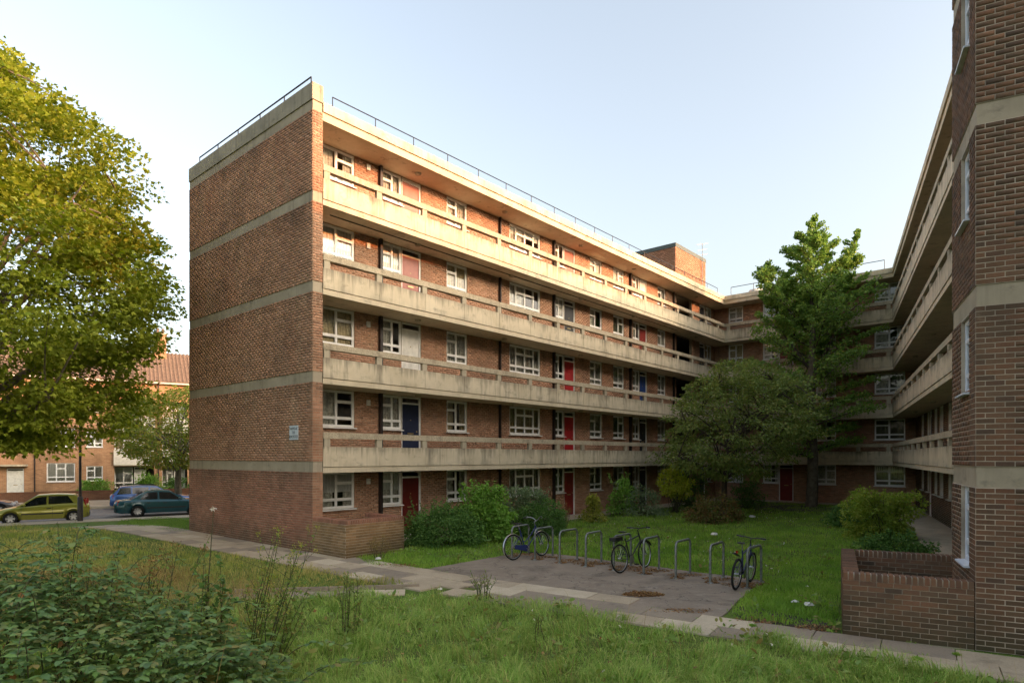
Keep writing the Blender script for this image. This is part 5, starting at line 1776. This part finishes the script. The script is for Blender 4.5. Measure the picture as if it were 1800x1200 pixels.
# ------------------------------------------------------------------ parked cars
def car_paint(name, col):
    t = NT('car_' + name)
    t.base(S(col)); t.rough(.3, .35, .5)
    t.bsdf.inputs['Coat Weight'].default_value = .8
    t.bsdf.inputs['Coat Roughness'].default_value = .06
    return t.m
plain('lamp_glass', 'c9cdd0', .15, var=.1); plain('lamp_rear', 'a0201a', .2, var=.1); plain('plate_yellow', 'd8b23a', .4); plain('bumper', '2a2c2c', .6); plain('alloy', 'b4b6b8', .35, .6)
plain('indicator', 'd86a2c', .25)
def car(name, loc, yaw, label, col, spec):
    """local x forward (nose at +), y to the left, z up from the tyres"""
    L, W, H = spec['L'], spec['W'], spec['H']
    t = empty(name, loc, yaw, label, 'car', 'cars parked along the street')
    paint = car_paint(name + col, col)
    hw = W / 2; xr, xf = spec['wheels']; r = spec['r']
    n = 56
    xs = [-L / 2 + L * i / n for i in range(n + 1)]
    belt = spec['belt']                        # (x, z) top line of the lower body
    bx, bz = [p[0] for p in belt], [p[1] for p in belt]
    rows = []
    for x in xs:
        top = float(np.interp(x, bx, bz))
        u = abs(x) / (L / 2)
        taper = 1 - .16 * max(0, (u - .72) / .28) ** 2.2
        w = hw * taper
        lo = .2 + .10 * max(0, (u - .86) / .14) ** 1.5
        arch = 0
        for xw in (xr, xf):
            q = (r + .06) ** 2 - (x - xw) ** 2
            if q > 0: arch = max(arch, r + math.sqrt(q))
        lo2 = max(lo, arch)
        mid = max(lo2 + .03, .48)
        sh = max(mid + .04, top - .10)
        rows.append([(0, lo), (w * .80, lo), (w * .955, max(lo + .02, lo2)), (w * 1.0, max(mid, lo2 + .02)), (w * .985, sh), (w * .90, top - .015), (w * .5, top + .012), (0, top + .02)])
    body = MB(); m = len(rows[0])
    for sgn in (1, -1):
        vs = [(x, sgn * p[0], p[1]) for x, row in zip(xs, rows) for p in row]
        fs = []
        for i in range(n):
            for j in range(m - 1):
                f = (i * m + j, (i + 1) * m + j, (i + 1) * m + j + 1, i * m + j + 1)
                fs.append(f if sgn < 0 else f[::-1])
        fs.append(tuple(range(m)) if sgn > 0 else tuple(range(m - 1, -1, -1)))
        fs.append(tuple(range(n * m + m - 1, n * m - 1, -1)) if sgn > 0 else tuple(range(n * m, n * m + m)))
        body.add(vs, fs)
    bo = body.build('body', paint, t, True)
    # glasshouse
    g = spec['glass']                          # rear base x, rear roof x, front roof x, front base x
    rb_, rt, ft, fb_ = g
    def zb(x): return float(np.interp(x, bx, bz)) - .02
    hb, ht = hw * .90, hw * .70
    st = [(rb_, zb(rb_), hb), (rt, H - .045, ht), ((rt + ft) / 2, H, ht * 1.02), (ft, H - .03, ht), (fb_, zb(fb_), hb * .97)]
    def at(x):                                # roof line z at x
        return float(np.interp(x, [s[0] for s in st], [s[1] for s in st]))
    gh = MB()
    k = 22
    gx = [rb_ + (fb_ - rb_) * i / k for i in range(k + 1)]
    vs = []
    for x in gx:
        zt = at(x); z0 = zb(x) - .01
        f = max(0, min(1, (zt - z0) / (H - .9)))
        wt = hb + (ht - hb) * f
        vs += [(x, hb, z0), (x, wt, max(z0, zt - .03)), (x, wt * .86, zt), (x, 0, zt + .018 * f), (x, -wt * .86, zt), (x, -wt, max(z0, zt - .03)), (x, -hb, z0)]
    fs = []
    for i in range(k):
        for j in range(6): fs.append((i * 7 + j, i * 7 + j + 1, (i + 1) * 7 + j + 1, (i + 1) * 7 + j))
    gh.add(vs, fs); gh.build('roof', paint, t, True)
    # windows, set just proud of the shell
    def surf(x, f, sgn):                      # point on the side of the glasshouse, f 0..1 up
        zt = at(x); z0 = zb(x) - .01
        ff = max(0, min(1, (zt - z0) / (H - .9)))
        wt = hb + (ht - hb) * ff
        ztop = max(z0, zt - .03)
        return Vector((x, sgn * (hb + (wt - hb) * f + .006), z0 + (ztop - z0) * f))
    for sgn in (1, -1):
        for (a, b, al, bl) in spec['side']:    # a,b at the base; al,bl at the top
            poly = [surf(a, .12, sgn), surf(b, .12, sgn), surf(bl, .88, sgn), surf(al, .88, sgn)]
            q = MB().quad(*(poly if sgn < 0 else poly[::-1])); q.build('side_window', MAT['car_glass'], t)
        for dx in spec['doors']:
            z0, z1 = .3, zb(dx)
            MB().box(dx - .004, dx + .004, sgn * (hw * .985) - .004, sgn * (hw * 1.0) + .003, z0, z1 - .02).build('door_seam', MAT['bumper'], t)
        for hx in spec['handles']:
            MB().box(hx - .09, hx + .09, sgn * hw * .985 - .01, sgn * hw * .985 + .025, zb(hx) - .17, zb(hx) - .13).build('door_handle', MAT['bumper'] if spec.get('trim', True) else paint, t)
        if spec.get('trim', True):
            MB().box(xr + r + .12, xf - r - .12, sgn * hw - .012, sgn * hw + .012, .46, .52).build('side_trim', MAT['bumper'], t)
        mx = fb_ - .38
        mm = MB(); mm.lathe([(0, -.06), (.055, -.05), (.07, .0), (.055, .05), (0, .06)], 10, 'y', (mx, sgn * (hb + .10), zb(mx) + .09)); mm.build('wing_mirror', paint, t, True)
    def screen(x0, x1, f0, f1, nm):
        pts = []
        for x in (x0 + (x1 - x0) * f0, x0 + (x1 - x0) * f1):
            zt = at(x); ff = max(0, min(1, (zt - zb(x)) / (H - .9))); wt = (hb + (ht - hb) * ff) * .84
            off = .012 if x1 < x0 else -.012
            pts.append((x + off, wt, zt + .012)); pts.append((x + off, -wt, zt + .012))
        MB().quad(pts[0], pts[1], pts[3], pts[2]).build(nm, MAT['car_glass'], t)
    screen(fb_, ft, .06, .93, 'windscreen'); screen(rb_, rt, .08, .9, 'rear_window')
    # bumpers, lamps, plates
    for sg, x in ((1, L / 2), (-1, -L / 2)):
        b = MB(); vs = []
        for yy in np.linspace(-1, 1, 11):
            xo = x - sg * (.10 * abs(yy) ** 3) - sg * .03
            for (dx, z) in ((.0, .24), (.05, .28), (.06, .42), (.02, .50)):
                vs.append((xo + sg * dx, yy * hw * .93, z))
        fs = []
        for i in range(10):
            for j in range(3): fs.append((i * 4 + j, i * 4 + j + 1, (i + 1) * 4 + j + 1, (i + 1) * 4 + j))
        b.add(vs, fs); b.build('bumper', MAT['bumper'] if spec.get('trim', True) else paint, t, True, fix=True)
        for sgn in (1, -1):
            lz = spec['lampz'][0 if sg > 0 else 1]
            hgt = spec['lamph'][0 if sg > 0 else 1]
            y0, y1 = sgn * hw * .56, sgn * hw * .88
            lm = MB(); e = x - sg * .09
            lm.add([(e - sg * .02, y0, lz), (e - sg * .12, y1, lz), (e - sg * .15, y1, lz + hgt), (e - sg * .07, y0, lz + hgt),
                    (e + sg * .055, y0, lz), (e - sg * .03, y1 * 1.04, lz), (e - sg * .08, y1 * 1.03, lz + hgt), (e + sg * .02, y0, lz + hgt)],
                   [(0, 1, 2, 3), (4, 5, 6, 7), (0, 1, 5, 4), (1, 2, 6, 5), (2, 3, 7, 6), (3, 0, 4, 7)])
            lm.build('headlight' if sg > 0 else 'tail_light', MAT['lamp_glass' if sg > 0 else 'lamp_rear'], t, False, fix=True)
        MB().box(x + sg * .015 - .012, x + sg * .015 + .012, -.26, .26, .56 if sg < 0 else .36, .67 if sg < 0 else .47).build('number_plate', MAT['plate_yellow' if sg < 0 else 'white_paint'], t)
    # wheels
    tyre = MB().lathe([(r * .62, -.09), (r * .9, -.095), (r * .98, -.075), (r, -.04), (r, .04), (r * .98, .075), (r * .9, .095), (r * .62, .09)], 26, 'y', caps=False).mesh('tyre', MAT['rubber'], True)
    rim = MB(); rim.lathe([(r * .64, -.085), (r * .60, -.06), (r * .55, -.03)], 24, 'y', caps=False); rim.lathe([(0, -.075), (r * .15, -.07), (r * .18, -.04)], 12, 'y', caps=False)
    for i in range(spec.get('spokes', 7)):
        a = 2 * PI * i / spec.get('spokes', 7)
        c, s = math.cos(a), math.sin(a); px, pz = -s, c
        q0, q1 = .05, .035
        rim.add([(c * .03 + px * q0, -.07, s * .03 + pz * q0), (c * .03 - px * q0, -.07, s * .03 - pz * q0), (c * r * .62 - px * q1, -.082, s * r * .62 - pz * q1), (c * r * .62 + px * q1, -.082, s * r * .62 + pz * q1)], [(0, 1, 2, 3)])
    rm = rim.mesh('rim', MAT['alloy'], True)
    hubm = MB().lathe([(0, -.01), (r * .6, -.01), (r * .6, .05), (0, .05)], 16, 'y').mesh('brake_disc', MAT['black_plastic'])
    archm = MB().lathe([(0, .12), (r + .05, .12), (r + .05, -.04)], 20, 'y', caps=False).mesh('wheel_arch', MAT['black_plastic'])
    for x in (xr, xf):
        for sgn in (-1, 1):
            wl = place('wheel', tyre, t, (x, sgn * (hw - .11), r), (0, 0, 0 if sgn < 0 else PI))
            place('rim', rm, wl); place('brake_disc', hubm, wl)
            place('wheel_arch', archm, t, (x, sgn * (hw - .13), r), (0, 0, 0 if sgn < 0 else PI))
    if spec.get('rails'):
        for sgn in (1, -1):
            MB().tube([(rt + .15, sgn * ht * .9, H - .02), (rt + .3, sgn * ht * .9, H + .05), (ft - .2, sgn * ht * .9, H + .045), (ft, sgn * ht * .9, H - .03)], .015, 6).build('roof_rail', MAT['black_plastic'], t, True)
    return t
HATCH = dict(L=3.92, W=1.66, H=1.44, wheels=(-1.30, 1.20), r=.30, belt=[(-1.96, .88), (-1.85, .93), (-1.2, .95), (.75, .86), (1.1, .82), (1.7, .70), (1.9, .60), (1.96, .52)],
             glass=(-1.86, -1.35, .15, 1.05), side=[(-1.3, -.28, -1.05, -.28), (-.2, .86, -.2, .22)], doors=[-.45, .78], handles=[-.3], lampz=(.58, .74), lamph=(.13, .40), spokes=6)
ESTATE = dict(L=4.6, W=1.78, H=1.48, wheels=(-1.38, 1.35), r=.32, belt=[(-2.3, .86), (-2.2, .95), (-1.3, .96), (.9, .90), (1.4, .85), (2.1, .72), (2.3, .55)],
              glass=(-2.2, -1.75, .2, 1.15), side=[(-1.95, -1.2, -1.75, -1.2), (-1.12, -.25, -1.12, -.25), (-.17, .92, -.17, .3)], doors=[-1.0, -.2, .95], handles=[-.8, -.0], lampz=(.6, .72), lamph=(.15, .2), rails=True, trim=False)
SALOON = dict(L=4.75, W=1.74, H=1.43, wheels=(-1.30, 1.48), r=.31, belt=[(-2.37, .78), (-2.25, .90), (-1.5, .94), (1.0, .90), (1.5, .86), (2.2, .76), (2.37, .58)],
              glass=(-1.72, -.95, .25, 1.1), side=[(-1.2, -.35, -.85, -.35), (-.27, .85, -.27, .28)], doors=[-.95, -.3, .9], handles=[-.8, 0.0], lampz=(.58, .68), lamph=(.18, .2), spokes=8)
def spot(s, w): p = street_pt(s, w); return (p[0], p[1], -.527)
def car_spot(px, w):                           # centre of a car in lane w seen at column px
    k = (px - CX) / FPX
    Y = w / (-.5407 * k + .8412)
    return (k * Y, Y, -.527)
car('hatchback', car_spot(75, 39.25), SA + PI, 'lime green three door hatchback parked beyond the dry lawn by the lamp post', '8f8e34', HATCH)
car('estate_car', car_spot(268, 46.4), SA, 'bright blue estate car with roof rails parked by the far pavement', '29518a', ESTATE)
car('saloon_car', car_spot(288, 40.6), SA, 'dark teal saloon parked on the near side half behind the end wall', '1a4c55', SALOON)
car('parked_car', car_spot(-46, 45.8), SA, 'dark grey car cut off by the left edge beyond the lime hatchback', '2c2b33', HATCH)

# street lamp
lx, ly = (141 - CX) * 31.0 / FPX, 31.0
lp = empty('street_lamp', (lx, ly, -.42), 0, 'slim black street lamp column standing behind the dry lawn', 'street lamp')
MB().lathe([(.12, -.2), (.12, 1.15), (.10, 1.2), (.06, 1.22), (.055, 3.0), (.045, 7.6)], 14).build('column', MAT['pipe'], lp, True)
MB().tube([(0, 0, 7.55), (.05, .3, 7.9), (.1, .9, 8.0)], .035, 8).build('bracket', MAT['pipe'], lp, True)
MB().lathe([(0, 0), (.12, .02), (.15, .08), (.1, .16), (0, .18)], 14, 'z', (.12, 1.05, 7.9)).build('lantern', MAT['galvanised'], lp, True)

# crumpled litter on the lawn
def scrap(loc, label, s, seed):
    rs = np.random.default_rng(seed)
    m = MB(); b = bmesh.new(); bmesh.ops.create_icosphere(b, subdivisions=2, radius=1)
    for v in b.verts:
        k = rs.uniform(.55, 1.15); v.co = Vector((v.co.x * k, v.co.y * k * .8, max(-.1, v.co.z) * k * .55)) * s
    me = bpy.data.meshes.new('paper_scrap'); b.to_mesh(me); b.free(); me.materials.append(MAT['white_paint'])
    o = place('paper_scrap', me, None, (loc[0], loc[1], loc[2])); tag(o, label, 'litter', 'litter on the lawn')
gx, gy = ground_at(1398, 1062); scrap((gx, gy, .05), 'crumpled white paper scrap on the lawn left of the open brick enclosure', .075, 1)
gx, gy = ground_at(1421, 1068); scrap((gx, gy, .06), 'pale plastic wrapper scrap nearer the open brick enclosure', .1, 2)
gx, gy = ground_at(1256, 944); scrap((gx, gy, .1), 'white crumpled bag lying on the lawn behind the stands', .14, 3)
gx, gy = ground_at(1322, 912); scrap((gx, gy, .1), 'white scrap by the russet shrub at the far lawn', .16, 4)
gx, gy = ground_at(664, 985); scrap((gx, gy, .05), 'white scrap at the grass tip beside the brown enclosure', .1, 5)
gx, gy = ground_at(773, 1042); scrap((gx, gy, .08), 'round white scrap at the edge of the long front grass', .06, 6)

# single white bloom on the wild stem
rb = np.array([(-3.38, 7.12, 2.17)]).repeat(16, 0) + rng.normal(0, .008, (16, 3))
ro = empty('rose_bloom', (0, 0, 0), 0, 'single white bloom at the tip of the tall wild stem', 'flower')
foliage('petals', ro, [leaves_arrays(rb, rng.normal(0, 1, (16, 3)), np.full(16, .034), 'oval', .8)], MAT['petal'])
MB().tube([(-3.5, 7.05, -.05), (-3.44, 7.1, 1.2), (-3.38, 7.12, 2.16)], [.009, .007, .004], 6).build('stem', MAT['stem_green'], ro, True)
